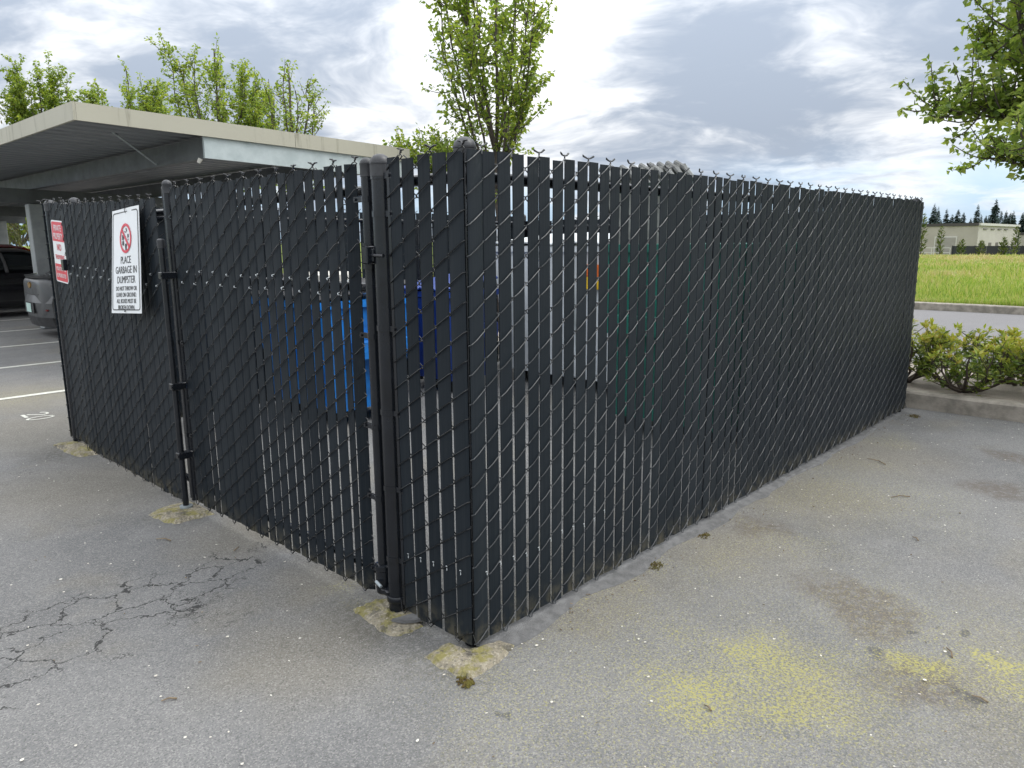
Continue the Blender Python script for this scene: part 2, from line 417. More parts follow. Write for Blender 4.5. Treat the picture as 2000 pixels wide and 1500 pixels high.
def footing_material():
    m, n, b = newmat('mossy_footing'); p = pos(n)
    c = n.mix(n.noise(p, 16, 5, .7), (.46, .41, .31), (.22, .195, .145))
    vo = n.add('ShaderNodeTexVoronoi'); n.put(vo.inputs['Vector'], p); vo.inputs['Scale'].default_value = 130
    q = n.xyz(vo.outputs['Color'])[0]
    c = n.mix(n.math('MULTIPLY', n.ramp(q, .72, .9), .55), c, (.55, .50, .40)); c = n.mix(n.math('MULTIPLY', n.ramp(q, .28, .08), .5), c, (.15, .14, .12))
    mo = n.ramp(n.noise(n.vec('ADD', p, (3, 1, 0)), 11, 4, .7), .46, .60)
    c = n.mix(n.math('MULTIPLY', mo, .75), c, (.26, .235, .05))
    c = n.mix(n.math('MULTIPLY', n.ramp(n.noise(n.vec('ADD', p, (8, 5, 0)), 14, 4, .7), .54, .64), .7), c, (.10, .095, .085))
    n.put(b.inputs['Base Color'], c); b.inputs['Roughness'].default_value = .95
    bump(n, b, n.noise(p, 90, 4, .7), 1.0, .02); return m


def leaf_material(name, cols, trans=.35, rough=.45):
    m = bpy.data.materials.new(name); m.use_nodes = True; n = NT(m.node_tree); n.n.clear()
    out = n.add('ShaderNodeOutputMaterial')
    g = n.add('ShaderNodeNewGeometry'); r = g.outputs['Random Per Island']
    cr = n.add('ShaderNodeValToRGB'); n.l.new(r, cr.inputs[0])
    e = cr.color_ramp.elements; e[0].color = (*cols[0], 1); e[1].color = (*cols[-1], 1)
    for i, c in enumerate(cols[1:-1]): q = e.new((i+1)/(len(cols)-1)); q.color = (*c, 1)
    pb = n.add('ShaderNodeBsdfPrincipled'); n.l.new(cr.outputs[0], pb.inputs['Base Color']); pb.inputs['Roughness'].default_value = rough; pb.inputs['Specular IOR Level'].default_value = .4
    tr = n.add('ShaderNodeBsdfTranslucent'); n.l.new(n.vec('MULTIPLY', cr.outputs[0], (1.5, 1.5, .7)), tr.inputs[0])
    mx = n.add('ShaderNodeMixShader'); mx.inputs[0].default_value = trans
    n.l.new(pb.outputs[0], mx.inputs[1]); n.l.new(tr.outputs[0], mx.inputs[2]); n.l.new(mx.outputs[0], out.inputs[0])
    return m


M['asphalt'] = asphalt_material(); M['lane'] = lane_material(); M['bed'] = bed_material(); M['ground'] = ground_material(); M['footing'] = footing_material()
M['tar'] = simple('loose_asphalt', (.16, .16, .16), .85, c2=(.10, .10, .10), scale=20, bs=160, bstr=.6)
M['bark'] = simple('bark', (.115, .095, .08), .9, c2=(.06, .05, .042), scale=18, bs=60, bstr=.6)
M['stem'] = simple('shrub_stem', (.10, .075, .06), .9, c2=(.05, .04, .032), scale=30)
M['pearleaf'] = leaf_material('pear_leaf', [(.12, .19, .035), (.19, .27, .05), (.25, .33, .065), (.36, .40, .085)], .5)
M['pearleaf2'] = leaf_material('pear_leaf_near', [(.12, .19, .05), (.19, .27, .07), (.25, .33, .085), (.33, .38, .11)], .5)
M['shrubleaf'] = leaf_material('shrub_leaf', [(.07, .12, .025), (.13, .20, .035), (.22, .28, .05), (.30, .33, .065)], .3, .35)
M['shrubtip'] = leaf_material('shrub_tip_leaf', [(.28, .36, .06), (.40, .45, .08), (.46, .45, .10), (.50, .36, .10)], .33, .35)
M['grass'] = leaf_material('grass_blade', [(.12, .19, .03), (.19, .29, .045), (.26, .355, .065), (.34, .37, .11), (.44, .40, .20)], .3, .6)
M['straw'] = leaf_material('straw_blade', [(.30, .28, .10), (.42, .37, .18), (.52, .45, .27), (.36, .26, .15)], .25, .7)
M['cedar'] = leaf_material('cedar_needle', [(.045, .06, .018), (.09, .10, .03), (.15, .15, .055)], .2, .7)
M['conifer'] = leaf_material('hazed_conifer_needle', [(.032, .055, .050), (.042, .070, .062), (.055, .082, .072)], .05, .8)  # lighter, bluer needles: distance haze put into the colour
M['thuja'] = leaf_material('sapling_needle', [(.05, .075, .02), (.10, .13, .04), (.16, .17, .06)], .15, .7)
M['petal'] = simple('petal', (.72, .70, .64), .7, c2=(.55, .50, .42), scale=50)
M['debris'] = simple('dry_debris', (.10, .075, .05), .9, c2=(.25, .19, .12), scale=30)
M['moss'] = simple('moss', (.11, .10, .012), 1.0, c2=(.075, .04, .012), scale=22, bs=200, bstr=.9)

# ------------------------------------------------------------------ setting
def sheet(name, x0, y0, x1, y1, z, mat, kind='structure', parent=None, sub=1):
    mb = MB(); mb.add([(x0, y0, z), (x1, y0, z), (x1, y1, z), (x0, y1, z)], [(0, 1, 2, 3)])
    o = mb.build(name, mat, parent)
    if kind: o['kind'] = kind
    return o


# terrain: level by the car park, a low rise in the field, then falling away
prof = [(-2500, -.08), (16.3, -.08), (16.62, -.08), (16.75, .10), (30, .14), (50, .20), (64, .22), (80, -.75), (100, -1.6), (400, -1.6), (3500, -1.6)]
ys = [-2500, -600, -150, -60, -20, 0, 20, 40, 70, 150, 600, 2500]
mb = MB(); V = [(x, y, z) for x, z in prof for y in ys]; ny = len(ys)
mb.add(V, [(i*ny+j, (i+1)*ny+j, (i+1)*ny+j+1, i*ny+j+1) for i in range(len(prof)-1) for j in range(ny-1)])
tag(mb.build('ground', M['ground']), kind='structure')
# car park
mb = MB(); poly = [(-45, -45), (5.66, -45), (5.66, 8.5), (6.45, 8.5), (6.45, 60), (-45, 60)]
mb.add([(x, y, 0) for x, y in poly], [tuple(range(6))])
lot = tag(mb.build('asphalt_lot', M['asphalt']), kind='structure')
sheet('driveway', 7.75, -60, 16.45, 80, -.02, M['lane'])
mb = MB(); poly = [(5.80, -45), (7.62, -45), (7.62, 60), (6.60, 60), (6.60, 8.64), (5.80, 8.64)]
mb.add([(x, y, .105) for x, y in poly], [tuple(range(6))])
tag(mb.build('planting_bed', M['bed']), kind='structure')


def kerb(name, pts, wdt, h, z0):
    """extruded rounded kerb along a polyline of (x, y), inner side at +normal"""
    mb = MB(); e = .018
    sec = [(0, z0-.1), (0.012, h-e), (.012+e, h), (wdt-e, h), (wdt, h-e), (wdt, z0-.1)]
    N = len(pts); V = []
    for i, (x, y) in enumerate(pts):
        a = Vector(pts[max(i-1, 0)]); b2 = Vector(pts[min(i+1, N-1)]); t = (b2-a).normalized(); nn = Vector((t.y, -t.x))
        jig = rng.uniform(-.004, .004)
        for s_, z in sec: V.append((x+nn.x*(s_+jig), y+nn.y*(s_+jig), z + (rng.uniform(-.004, .004) if z > 0 else 0)))
    k = len(sec)
    F = [(i*k+j, i*k+j+1, (i+1)*k+j+1, (i+1)*k+j) for i in range(N-1) for j in range(k-1)]
    F += [tuple(range(k)), tuple(range((N-1)*k+k-1, (N-1)*k-1, -1))]
    mb.add(V, F); o = mb.build(name, M['concrete_kerb'], smooth=True); tag(o, kind='structure'); return o


kerb('kerb', [(5.64, y) for y in np.arange(-30, 8.51, .5)], .17, .15, 0)
kerb('kerb', [(6.44, y) for y in np.arange(8.67, 40, .9)], .17, .15, 0)
kerb('kerb', [(7.60, y) for y in np.arange(-30, 40, .9)], .16, .12, 0)
kerb('kerb', [(16.45, y) for y in np.arange(-30, 45, .7)], .20, .14, 0)

# painted stall lines and the stencilled number
for y, x0 in ((7.03, -.6), (9.34, -.6), (11.68, -.6), (14.12, -.6), (16.5, -.6), (18.9, -.6)):
    mb = MB(); n_ = 12; x1 = 4.9; V = []
    for i in range(n_+1):
        x = x0+(x1-x0)*i/n_; V += [(x, y-.05+rng.uniform(-.004, .004), .004), (x, y+.05+rng.uniform(-.004, .004), .004)]
    mb.add(V, [(2*i, 2*i+2, 2*i+3, 2*i+1) for i in range(n_)]); mb.build('parking_line', M['paintwhite'], lot)
mb = MB()


def stroke(path, wdt, z=.004):
    """flat painted stroke; path in text space (right, up)"""
    V = []; N = len(path)
    for i, p in enumerate(path):
        a = Vector(path[max(i-1, 0)]); b2 = Vector(path[min(i+1, N-1)]); t = (b2-a).normalized(); nn = Vector((-t.y, t.x))*wdt/2
        for s_ in (1, -1):
            q = (p[0]+nn.x*s_, p[1]+nn.y*s_)
            V.append((q[1], 6.04-q[0], z))                     # up = +X, right = -Y
    mb.add(V, [(2*i, 2*i+1, 2*i+3, 2*i+2) for i in range(N-1)])


stroke([(.02, .155), (.03, .18), (.06, .20), (.10, .20), (.13, .185), (.14, .16), (.135, .14), (.10, .10), (.06, .06), (.035, .045)], .024)
stroke([(.015, .012), (.17, .012)], .032)
arc = [(.27+.06*math.sin(a), .095+.105*math.cos(a)) for a in np.linspace(.12, 2*math.pi-.12, 22)]
stroke(arc, .024)
mb.build('stall_number', M['paintwhite'], lot)

# ------------------------------------------------------------------ chain link fence with slats
PITCH_U = .0762; WP = .105; H0, H1 = .035, 1.86


def slat_mesh(wd, bow, th=.0065, rows=5, h=1.825):
    prof = [(-.5, 0), (-.46, .75), (-.2, 1), (.2, 1), (.46, .75), (.5, 0), (.46, -.75), (.2, -1), (-.2, -1), (-.46, -.75)]
    V = []; n_ = len(prof)
    for i in range(rows):
        t = i/(rows-1); b_ = bow*math.sin(math.pi*t)
        for a, c in prof: V.append((a*wd+b_*.5, c*th/2+b_, t*h))
    F = [(i*n_+k, i*n_+(k+1) % n_, (i+1)*n_+(k+1) % n_, (i+1)*n_+k) for i in range(rows-1) for k in range(n_)]
    F += [tuple(range(n_-1, -1, -1)), tuple(range((rows-1)*n_, rows*n_))]
    return MB().add(V, F).mesh('slat', M['slat'], True)


SLATS = [[slat_mesh(wd, bow) for wd in ws for bow in (-.0012, 0, .0012)] for ws in ((.0638, .065, .0662), (.066, .0675, .069), (.0695, .071, .0725))]
SLAT_NARROW = [slat_mesh(wd, bow) for wd in (.042, .056) for bow in (-.0015, .0015)]


def bowtie(mb, P, ud, nd, z, s=1.0):
    """twisted wire ends on the selvage: a stub, a small eye and two prongs"""
    j = lambda a: rng.uniform(-a, a)
    q = lambda a, b_, c: Vector((P[0]+ud[0]*a+nd[0]*b_, P[1]+ud[1]*a+nd[1]*b_, z+c*s))
    mb.tube([q(-.003, .004, -.022), q(.004, -.003, -.008), q(-.003, .003, .002), q(.001, 0, .008)], .0028, 4)
    k = j(.003); t = j(.007)
    mb.tube([q(-.002, 0, .004), q(.008, .005, .007), q(.018, .006+t, .013+k), q(.029, .001+t, .014+k)], [.0028, .0036, .0042, .0022], 5)
    mb.tube([q(.002, 0, .004), q(-.008, -.005, .009), q(-.018, -.005-t, .016-k), q(-.029, .001-t, .019-k)], [.0028, .0036, .0042, .0022], 5)


def mesh_run(parent, A, B, nd, n=None, tilt=None, z0=H0, z1=H1, drop=0.0, skip=(), par=0, narrow=(), wide_end=None, ends=True, seed=1, jag=.007, wire='wire', wsel=None, corner=None):
    """slats + woven wire between A and B (A = left end seen from outside), nd = outward normal"""
    r = random.Random(seed)
    A = Vector((A[0], A[1])); B = Vector((B[0], B[1])); L = (B-A).length; ud = (B-A)/L
    if n is None: n = max(1, round(L/PITCH_U))
    p = L/n; ang = math.atan2(ud.y, ud.x); nd = Vector((nd[0], nd[1]))
    org = ORG[parent]
    for i in range(n):
        if i in skip: continue
        t = (i+.5)/n; c = A+ud*(L*t)
        cs = 2 if (corner is not None and i == (corner % n)) else None
        me = SLATS[2][-1] if cs else r.choice(SLAT_NARROW) if i in narrow else r.choice(SLATS[wsel(t) if wsel else 2])
        o = bpy.data.objects.new('slat', me); col.objects.link(o); o.parent = parent
        a_ = ang + max(-R(2.4), min(R(2.4), r.gauss(0, R(1.3)))) + (tilt(t, i) if tilt else 0)
        off = r.uniform(-.003, .003)
        zz = z0 + r.uniform(-jag, jag) - drop*t
        o.location = (c.x+ud.x*off-org[0], c.y+ud.y*off-org[1], zz-org[2])
        o.rotation_euler = (r.uniform(-R(.04), R(.04)), r.gauss(0, R(.10)), a_)
        o.scale = (p/PITCH_U, 1, (z1-z0)/1.825)
    mb = MB(); T = .0085; wr = .0023
    ztop = z1+.010; nt = int((ztop-z0-.012)/WP); zb0 = ztop-WP*nt
    for j in range(n):
        par_j = (j+par) % 2
        u0 = j*p; u1 = (j+1)*p; path = []
        dz0 = -drop*(u0/L); dz1 = -drop*(u1/L)
        q = lambda u, m_, z: Vector((A.x+ud.x*u+nd.x*m_, A.y+ud.y*u+nd.y*m_, z))
        z = zb0 + (WP*.5 if par_j == 0 else 0) - WP
        while z < ztop-.01:
            jz = r.uniform(-.0025, .0025)
            if z > z0-.02:
                path += [q(u0-.0016, 0, z+dz0+jz), q(u0+.005, T*.9, z+.004+dz0+jz), q(u0+p*.35, T+.0018, z+WP*.18+dz0), q(u1-.007, T, z+WP*.46+dz1)]
            if z+WP*.5 > z0-.02: path += [q(u1+.0016, .001, z+WP*.5+dz1+jz)]
            if z+WP*.5 < ztop-.01:
                if z+WP*.5 > z0-.02: path += [q(u1-.006, -T, z+WP*.54+dz1), q(u0+.006, -T, z+WP*.97+dz0)]
            z += WP
        if len(path) > 3: mb.tube(path, wr, 5)
    for j in range(n+1):
        P = A+ud*(j*p); dz = -drop*(j/n)
        # ends alternate: knuckled top selvage every second seam
        if (j+par) % 2 == 1: bowtie(mb, P, ud, nd, z1+.012+dz)
        if (j+par) % 2 == 0 and ends:
            mb.tube([(P.x+nd.x*.006-ud.x*.012, P.y+nd.y*.006-ud.y*.012, z0+.045+dz), (P.x+nd.x*.010, P.y+nd.y*.010, z0-.004+dz), (P.x+nd.x*.010+ud.x*.016, P.y+nd.y*.010+ud.y*.016, z0-.010+dz), (P.x+nd.x*.004+ud.x*.03, P.y+nd.y*.004+ud.y*.03, z0+.008+dz)], .0023, 4)
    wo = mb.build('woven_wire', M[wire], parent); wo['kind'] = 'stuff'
    return n, p


def post(parent, x, y, r, h, name='post', dome=True, z0=0.0):
    mb = MB(); mb.lathe([(r, z0), (r, h)], (x, y, 0), 20); po = mb.build(name, M['pipe'], parent, True)
    if dome:
        c = MB(); k = r*1.09
        c.lathe([(k, h-.035), (k, h+.008), (k*1.04, h+.010), (k*1.04, h+.016)] + [(k*.98*math.cos(a), h+.016+k*.82*math.sin(a)) for a in np.linspace(.02, 1.5, 7)], (x, y, 0), 20)
        c.build('dome_cap', M['cap'], po, True)
    return po


def band(parent, x, y, r, z, toward, tablen, name='band'):
    """strap round a post with a tab towards the mesh and a bolt"""
    mb = MB(); th = .003; hh = .011; N = 14; V = []
    for i in range(N):
        q = 2*math.pi*i/N
        for rr, zz in ((r+th, -hh), (r+th, hh), (r, hh), (r, -hh)): V.append((x+rr*math.cos(q), y+rr*math.sin(q), z+zz))
    F = []
    for i in range(N):
        j = (i+1) % N
        for k in range(4): F.append((i*4+k, j*4+k, j*4+(k+1) % 4, i*4+(k+1) % 4))
    mb.add(V, F); t = Vector((toward[0], toward[1])).normalized(); s = Vector((-t.y, t.x))
    a = Vector((x, y))+t*(r-.004) - Vector((.010, 0)); b_ = a+t*(tablen+.004)
    for sg in (-1, 1):
        o = s*.004*sg
        P = []
        for zz in (-hh, hh):
            for pt, so in ((a, -.0012), (b_, -.0012), (b_, .0012), (a, .0012)):
                P.append((pt.x+o.x+s.x*so, pt.y+o.y+s.y*so, z+zz))
        mb.hexa(P)
    c = b_-t*.012
    mb.tube([(c.x-s.x*.012, c.y-s.y*.012, z), (c.x+s.x*.012, c.y+s.y*.012, z)], .006, 8)
    return mb.build(name, M['pipe'], parent)


# --- long side facing right
LR = 5.47
fr = root('chain_link_fence', 'long black slatted chain-link fence running from the near corner to the kerb', 'fence', (0, 0, 0), 'sides of the bin enclosure')
mesh_run(fr, (.006, 0), (LR, 0), (0, -1), n=72, tilt=lambda t, i: R(1.5)*math.sin(i*1.7)*(1-t), seed=3, wire='skywire', wsel=lambda t: 0 if t < .24 else 1 if t < .46 else 2, corner=0)
post(fr, .058, .058, .037, 1.862, 'corner_post'); 
for x in (1.85, 3.65): post(fr, x, .045, .03, 1.79, 'post', dome=False)
post(fr, LR-.05, .052, .037, 1.84, 'corner_post')
MB().tube([(.07, .036, 1.775), (LR-.08, .036, 1.775)], .021, 12).build('top_rail', M['pipe'], fr, True)
MB().tube([(.012, .012, H0), (.012, .012, 1.85)], .005, 6).build('tension_bar', M['pipe'], fr)
# --- narrow fixed panel on the front, at the near corner
PY = .475
ff = root('chain_link_fence', 'narrow black slatted panel between the near corner and the hinge post', 'fence', (0, 0, 0), 'sides of the bin enclosure')
mesh_run(ff, (0, PY-.055), (0, .006), (-1, 0), n=5, tilt=lambda t, i: R(2)*math.cos(i*2.1), seed=5, par=0, wsel=lambda t: 0, corner=-1)
hp = post(ff, .01, PY, .037, 1.835, 'hinge_post')
MB().tube([(.036, .07, 1.775), (.03, PY-.03, 1.775)], .021, 12).build('top_rail', M['pipe'], ff, True)
for z in (1.80, 1.66, 1.22, .88, .56, .25): band(ff, .01, PY, .037, z, (0, -1), .045)
MB().box((-.006, PY-.072, .06), (.001, PY-.056, 1.84)).build('tension_bar', M['pipe'], ff)
# --- rear and far side of the enclosure
LL = 4.68
fb = root('chain_link_fence', 'rear side of the black bin enclosure seen through gaps in the slats', 'fence', (LR, 0, 0), 'sides of the bin enclosure')
mesh_run(fb, (LR, .03), (LR, LL-.03), (1, 0), n=60, seed=8, z1=1.80)
MB().tube([(LR-.036, .09, 1.72), (LR-.036, LL-.09, 1.72)], .021, 10).build('top_rail', M['pipe'], fb, True)
for y in (1.5, 3.0): post(fb, LR-.05, y, .03, 1.78, 'post', dome=False)
fl = root('chain_link_fence', 'far left side of the black bin enclosure, next to the parking stalls', 'fence', (0, LL, 0), 'sides of the bin enclosure')
mesh_run(fl, (LR-.012, LL), (.012, LL), (0, 1), n=71, seed=9)
MB().tube([(.08, LL-.036, 1.775), (LR-.08, LL-.036, 1.775)], .021, 10).build('top_rail', M['pipe'], fl, True)
post(fl, .055, LL-.055, .037, 1.84, 'corner_post'); post(fl, LR-.055, LL-.055, .037, 1.84, 'corner_post')
for x in (1.85, 3.65): post(fl, x, LL-.05, .03, 1.79, 'post', dome=False)
# --- narrow fixed panel at the far left
HY = 4.165
fp = root('chain_link_fence', 'narrow black slatted panel at the far left carrying the red and white sign', 'fence', (0, LL, 0), 'sides of the bin enclosure')
mesh_run(fp, (.033, LL-.006), (.033, HY+.045), (-1, 0), n=6, seed=12)
post(fp, .095, HY+.035, .037, 1.84, 'hinge_post')

# --- gates


def gate(label, yh, yf, xin, drop, n, seed, z0, z1, tilt, narrow, wsel=None, back=.012):
    """leaf hinged at y=yh with free stile at y=yf, outward -X"""
    g = root('chain_link_gate', label, 'gate', (xin, yh, 0), 'gate leaves of the bin enclosure')
    sgn = 1 if yf > yh else -1
    hi, lo = max(yh, yf), min(yh, yf)
    A = (xin, hi-.055); B = (xin, lo+.055)
    mesh_run(g, A, B, (-1, 0), n=n, seed=seed, z0=z0, z1=z1, drop=drop, tilt=tilt, narrow=narrow, wsel=wsel)
    r = .0238; x = xin+back
    post(g, x, yh, r, z1-.015, 'hinge_stile', z0=z0+.02); post(g, x, yf, r, z1+.01, 'latch_stile', z0=z0-.0)
    for z in (z1-.10, z0+.085): MB().tube([(x+.03, hi-.02, z), (x+.03, lo+.02, z)], .021, 12).build('rail', M['pipe'], g, True)
    MB().tube([(x+.03, hi-.02, 1.37), (x+.03, lo+.02, 1.37)], .021, 12).build('mid_rail', M['pipe'], g, True)
    # bright tie wires holding the mesh to the middle rail
    mb = MB(); p = (A[1]-B[1])/n; rr = random.Random(seed+50)
    for i in range(1, n):
        y = A[1]-i*p; z = 1.345 if i % 2 else 1.40
        z += rr.uniform(-.006, .006) - drop*i/n
        mb.tube([(xin+.004, y+.004, z+.007), (xin-.010, y+.003, z+.003), (xin-.012, y-.003, z-.002), (xin+.004, y-.004, z-.006)], .0022, 5)
    t = mb.build('tie_wires', M['galvtie'], g); t['kind'] = 'stuff'
    return g


GY0, GY1 = .565, 2.405
g1 = gate('near black slatted gate leaf hinged beside the corner panel, drop rod at its far edge', GY0, GY1, 0.0, 0.0, 23, 21, .045, 1.855,
          lambda t, i: (R(2)*math.sin(i*2.3)*t + (R(28) if i == 22 else R(-12) if i == 21 else 0)), (22,), wsel=lambda t: 2 if t < .42 else 1 if t < .78 else 0)
for z in (1.72, 1.18, .80, .49, .16): band(g1, .012, GY0, .0238, z, (0, 1), .05)
for z in (1.70, 1.38, 1.0, .45): band(g1, .012, GY1, .0238, z, (0, -1), .03)
g2 = gate('far black slatted gate leaf carrying the white garbage sign, slightly sagging', HY+.095, 2.50, 0.0, .03, 22, 33, .03, 1.835,
          lambda t, i: R(1.5)*math.sin(i*1.9), (), back=.045)

# hinge hardware on the near gate: upper hinge with its pin, heavy lower hinge
mb = MB(); mb.lathe([(.030, -.05), (.030, .05)], (.012, GY0, 1.50), 16); mb.bevbox((-.034, PY+.012, 1.478), (-.014, GY0-.012, 1.530), .004)
mb.tube([(-.030, PY+.055, 1.505), (-.034, PY-.055, 1.503)], .0065, 8); mb.bevbox((-.05, PY+.028, 1.47), (-.010, PY+.062, 1.54), .004)
mb.build('upper_hinge', M['pipe'], g1, True)
mb = MB(); mb.lathe([(.027, .06), (.034, .065), (.036, .085), (.036, .165), (.040, .17), (.040, .19), (.026, .195)], (.012, GY0, 0), 18)
mb.bevbox((-.030, GY0-.075, .075), (.0, GY0-.02, .10), .005)
mb.lathe([(.042, .055), (.045, .06), (.045, .078), (.042, .083)], (.01, PY, 0), 18)
mb.build('lower_hinge', M['pipe'], g1, True)
mb = MB(); mb.tube([(-.040, GY0-.045, .118), (-.036, GY0-.006, .128)], .007, 8)
mb.build('hinge_bolt', M['galv'], g1, True)
# drop rod
mb = MB(); mb.lathe([(.017, .004), (.017, 1.56)], (-.062, GY1-.03, 0), 14); dr = mb.build('drop_rod', M['pipe'], g1, True)
c = MB(); c.lathe([(.020, 1.53), (.022, 1.565), (.022, 1.575), (.012, 1.583)], (-.062, GY1-.03, 0), 14); c.build('rod_cap', M['cap'], dr, True)
for z in (1.38, .75, .34):
    mb = MB(); mb.bevbox((-.086, GY1-.052, z-.02), (.0, GY1-.006, z+.02), .004); mb.tube([(-.09, GY1-.045, z), (-.03, GY1-.045, z)], .007, 8); mb.build('rod_bracket', M['pipe'], g1)
mb = MB(); mb.lathe([(.036, .022), (.036, .034), (.022, .036)], (-.062, GY1-.03, 0), 16); mb.build('rod_collar', M['galv'], g1, True)
# hinge block on the far gate
mb = MB(); mb.bevbox((-.040, HY-.01, 1.37), (-.012, HY+.04, 1.45), .004); mb.build('upper_hinge', M['pipe'], g2)

# small pale nicks left on the slats beside the near corner
mb = MB(); rr = random.Random(4)
for i in range(11):
    x = .06+i*.0758; z = .315+.012*math.sin(i*1.3)+i*.003
    mb.box((x, -.0125, z), (x+.008, -.0100, z+.003)); mb.box((x+.006, -.0127, z-.014), (x+.0085, -.0102, z-.004))
o = mb.build('pale_nicks', M['galvtie'], fr); o['kind'] = 'stuff'
mb = MB()
for i in range(5):
    y = .05+i*.078; z = .325-.006*i
    mb.box((-.0125, y, z), (-.0100, y+.008, z+.003)); mb.box((-.0127, y+.001, z-.016), (-.0102, y+.0035, z-.005))
o = mb.build('pale_nicks', M['galvtie'], ff); o['kind'] = 'stuff'

# ------------------------------------------------------------------ signs


def text_mesh(body, size, mat, xs=1.0):
    cu = bpy.data.curves.new('t', 'FONT'); cu.body = body; cu.size = size; cu.align_x = 'CENTER'; cu.align_y = 'CENTER'; cu.extrude = .0004; cu.resolution_u = 3
    ob = bpy.data.objects.new('t', cu); col.objects.link(ob)
    dg = bpy.context.evaluated_depsgraph_get(); me = bpy.data.meshes.new_from_object(ob.evaluated_get(dg))
    bpy.data.objects.remove(ob); bpy.data.curves.remove(cu)
    me.materials.clear(); me.materials.append(mat); me.transform(Matrix.Scale(xs, 4, (1, 0, 0)))
    return me


def rounded(wd, ht, rad, n=5):
    P = []
    for cx, cy, a0 in ((wd/2-rad, ht/2-rad, 0), (-wd/2+rad, ht/2-rad, 90), (-wd/2+rad, -ht/2+rad, 180), (wd/2-rad, -ht/2+rad, 270)):
        for i in range(n): a = R(a0+90*i/(n-1)); P.append((cx+rad*math.cos(a), cy+rad*math.sin(a)))
    return P


def plate(parent, name, poly, z0, z1, mat):
    mb = MB(); mb.prism(poly, z0, z1); return mb.build(name, mat, parent, off=False)


def frame(parent, name, wd, ht, rad, t, z0, z1, mat):
    a = rounded(wd, ht, rad); b_ = rounded(wd-2*t, ht-2*t, max(rad-t, .004)); n_ = len(a); mb = MB()
    V = [(x, y, z1) for x, y in a]+[(x, y, z1) for x, y in b_]+[(x, y, z0) for x, y in a]+[(x, y, z0) for x, y in b_]
    F = [(i, (i+1) % n_, n_+(i+1) % n_, n_+i) for i in range(n_)] + [(i, 2*n_+i, 2*n_+(i+1) % n_, (i+1) % n_) for i in range(n_)] + [(n_+i, n_+(i+1) % n_, 3*n_+(i+1) % n_, 3*n_+i) for i in range(n_)]
    mb.add(V, F); return mb.build(name, mat, parent, off=False)


def put_text(parent, body, size, x, y, mat, xs=1.0, z=.0022, name='lettering'):
    me = text_mesh(body, size, mat, xs); o = bpy.data.objects.new(name, me); col.objects.link(o); o.parent = parent; o.location = (x, y, z); return o


def sign_root(name, label, center, M3):
    o = bpy.data.objects.new(name, None); col.objects.link(o); o['label'] = label; o['category'] = 'sign'; o.empty_display_size = .1
    o.matrix_world = Matrix.Translation(center) @ M3.to_4x4(); ORG[o] = (0, 0, 0); return o


# garbage sign: right, up, normal axes from its corners
TL, TR, BRc, BL = (Vector(v) for v in ((-.027, 3.124, 1.754), (-.005, 2.708, 1.775), (-.076, 2.673, 1.153), (-.098, 3.09, 1.133)))
ce = (TL+TR+BRc+BL)/4; rx = (TR-TL+BRc-BL).normalized(); uy = (TL-BL+TR-BRc); uy = (uy-rx*uy.dot(rx)).normalized(); nz = rx.cross(uy)
sg = sign_root('garbage_sign', 'white sign with red prohibition symbol reading PLACE GARBAGE IN DUMPSTER', ce + Vector((-.014, 0, 0)), Matrix((rx, uy, nz)).transposed())
W_, H_ = .418, .626
# plate is slightly bent
mb = MB(); nx, ny_ = 10, 12; V = []
bend = lambda x, y: .010*math.sin(x/W_*3.0+.6)*(.5+y/H_) + .012*max(0, x/W_-.05)*max(0, y/H_)*2
for layer in (-.0015, .0):
    for j in range(ny_+1):
        for i in range(nx+1):
            x = -W_/2+W_*i/nx; y = -H_/2+H_*j/ny_
            V.append((x, y, layer+bend(x, y)))
k = (nx+1)*(ny_+1); F = []
for j in range(ny_):
    for i in range(nx):
        a = j*(nx+1)+i; F.append((k+a, k+a+1, k+a+nx+2, k+a+nx+1)); F.append((a, a+nx+1, a+nx+2, a+1))
mb.add(V, F); pl = mb.build('plate', M['signwhite'], sg, True, off=False)


def drape(o, lift=.0012):
    me = o.data; lx, ly, lz = o.location
    for v in me.vertices: v.co.z = v.co.z + bend(v.co.x+lx, v.co.y+ly) - lz + lift
    return o


o = frame(sg, 'border', W_-.03, H_-.035, .02, .006, 0, .0008, M['signblack']); drape(o)
for body, size, y, xs in (('PLACE', .062, .005, .86), ('GARBAGE IN', .062, -.054, .86), ('DUMPSTER', .062, -.113, .86), ('DO NOT THROW OR', .0375, -.165, .80), ('LEAVE ON GROUND.', .0375, -.203, .80), ('ALL BOXES MUST BE', .0375, -.241, .80), ('BROKEN DOWN.', .0375, -.279, .80)):
    drape(put_text(sg, body, size, 0.005, y, M['signblack'], xs, 0.0))
cx, cy, rr_ = .010, .135, .088
mb = MB(); N = 48; V = []
for z in (0, .0008):
    for q in range(N):
        a = 2*math.pi*q/N
        for r_ in (rr_, rr_-.016): V.append((cx+r_*math.cos(a), cy+r_*math.sin(a), z))
o_ = 2*N
F = [(o_+2*q, o_+2*((q+1) % N), o_+2*((q+1) % N)+1, o_+2*q+1) for q in range(N)] + [(2*q, 2*((q+1) % N), o_+2*((q+1) % N), o_+2*q) for q in range(N)]
mb.add(V, F); drape(mb.build('prohibition_ring', M['signred'], sg, off=False), .0024)
d_ = Vector((.7071, -.7071)); s_ = Vector((.7071, .7071)); ln = rr_-.010
P = [(cx+d_.x*ln*a+s_.x*.008*b_, cy+d_.y*ln*a+s_.y*.008*b_) for a, b_ in ((-1, -1), (1, -1), (1, 1), (-1, 1))]
drape(plate(sg, 'prohibition_bar', P, 0, .0008, M['signred']), .0034)
mb = MB()
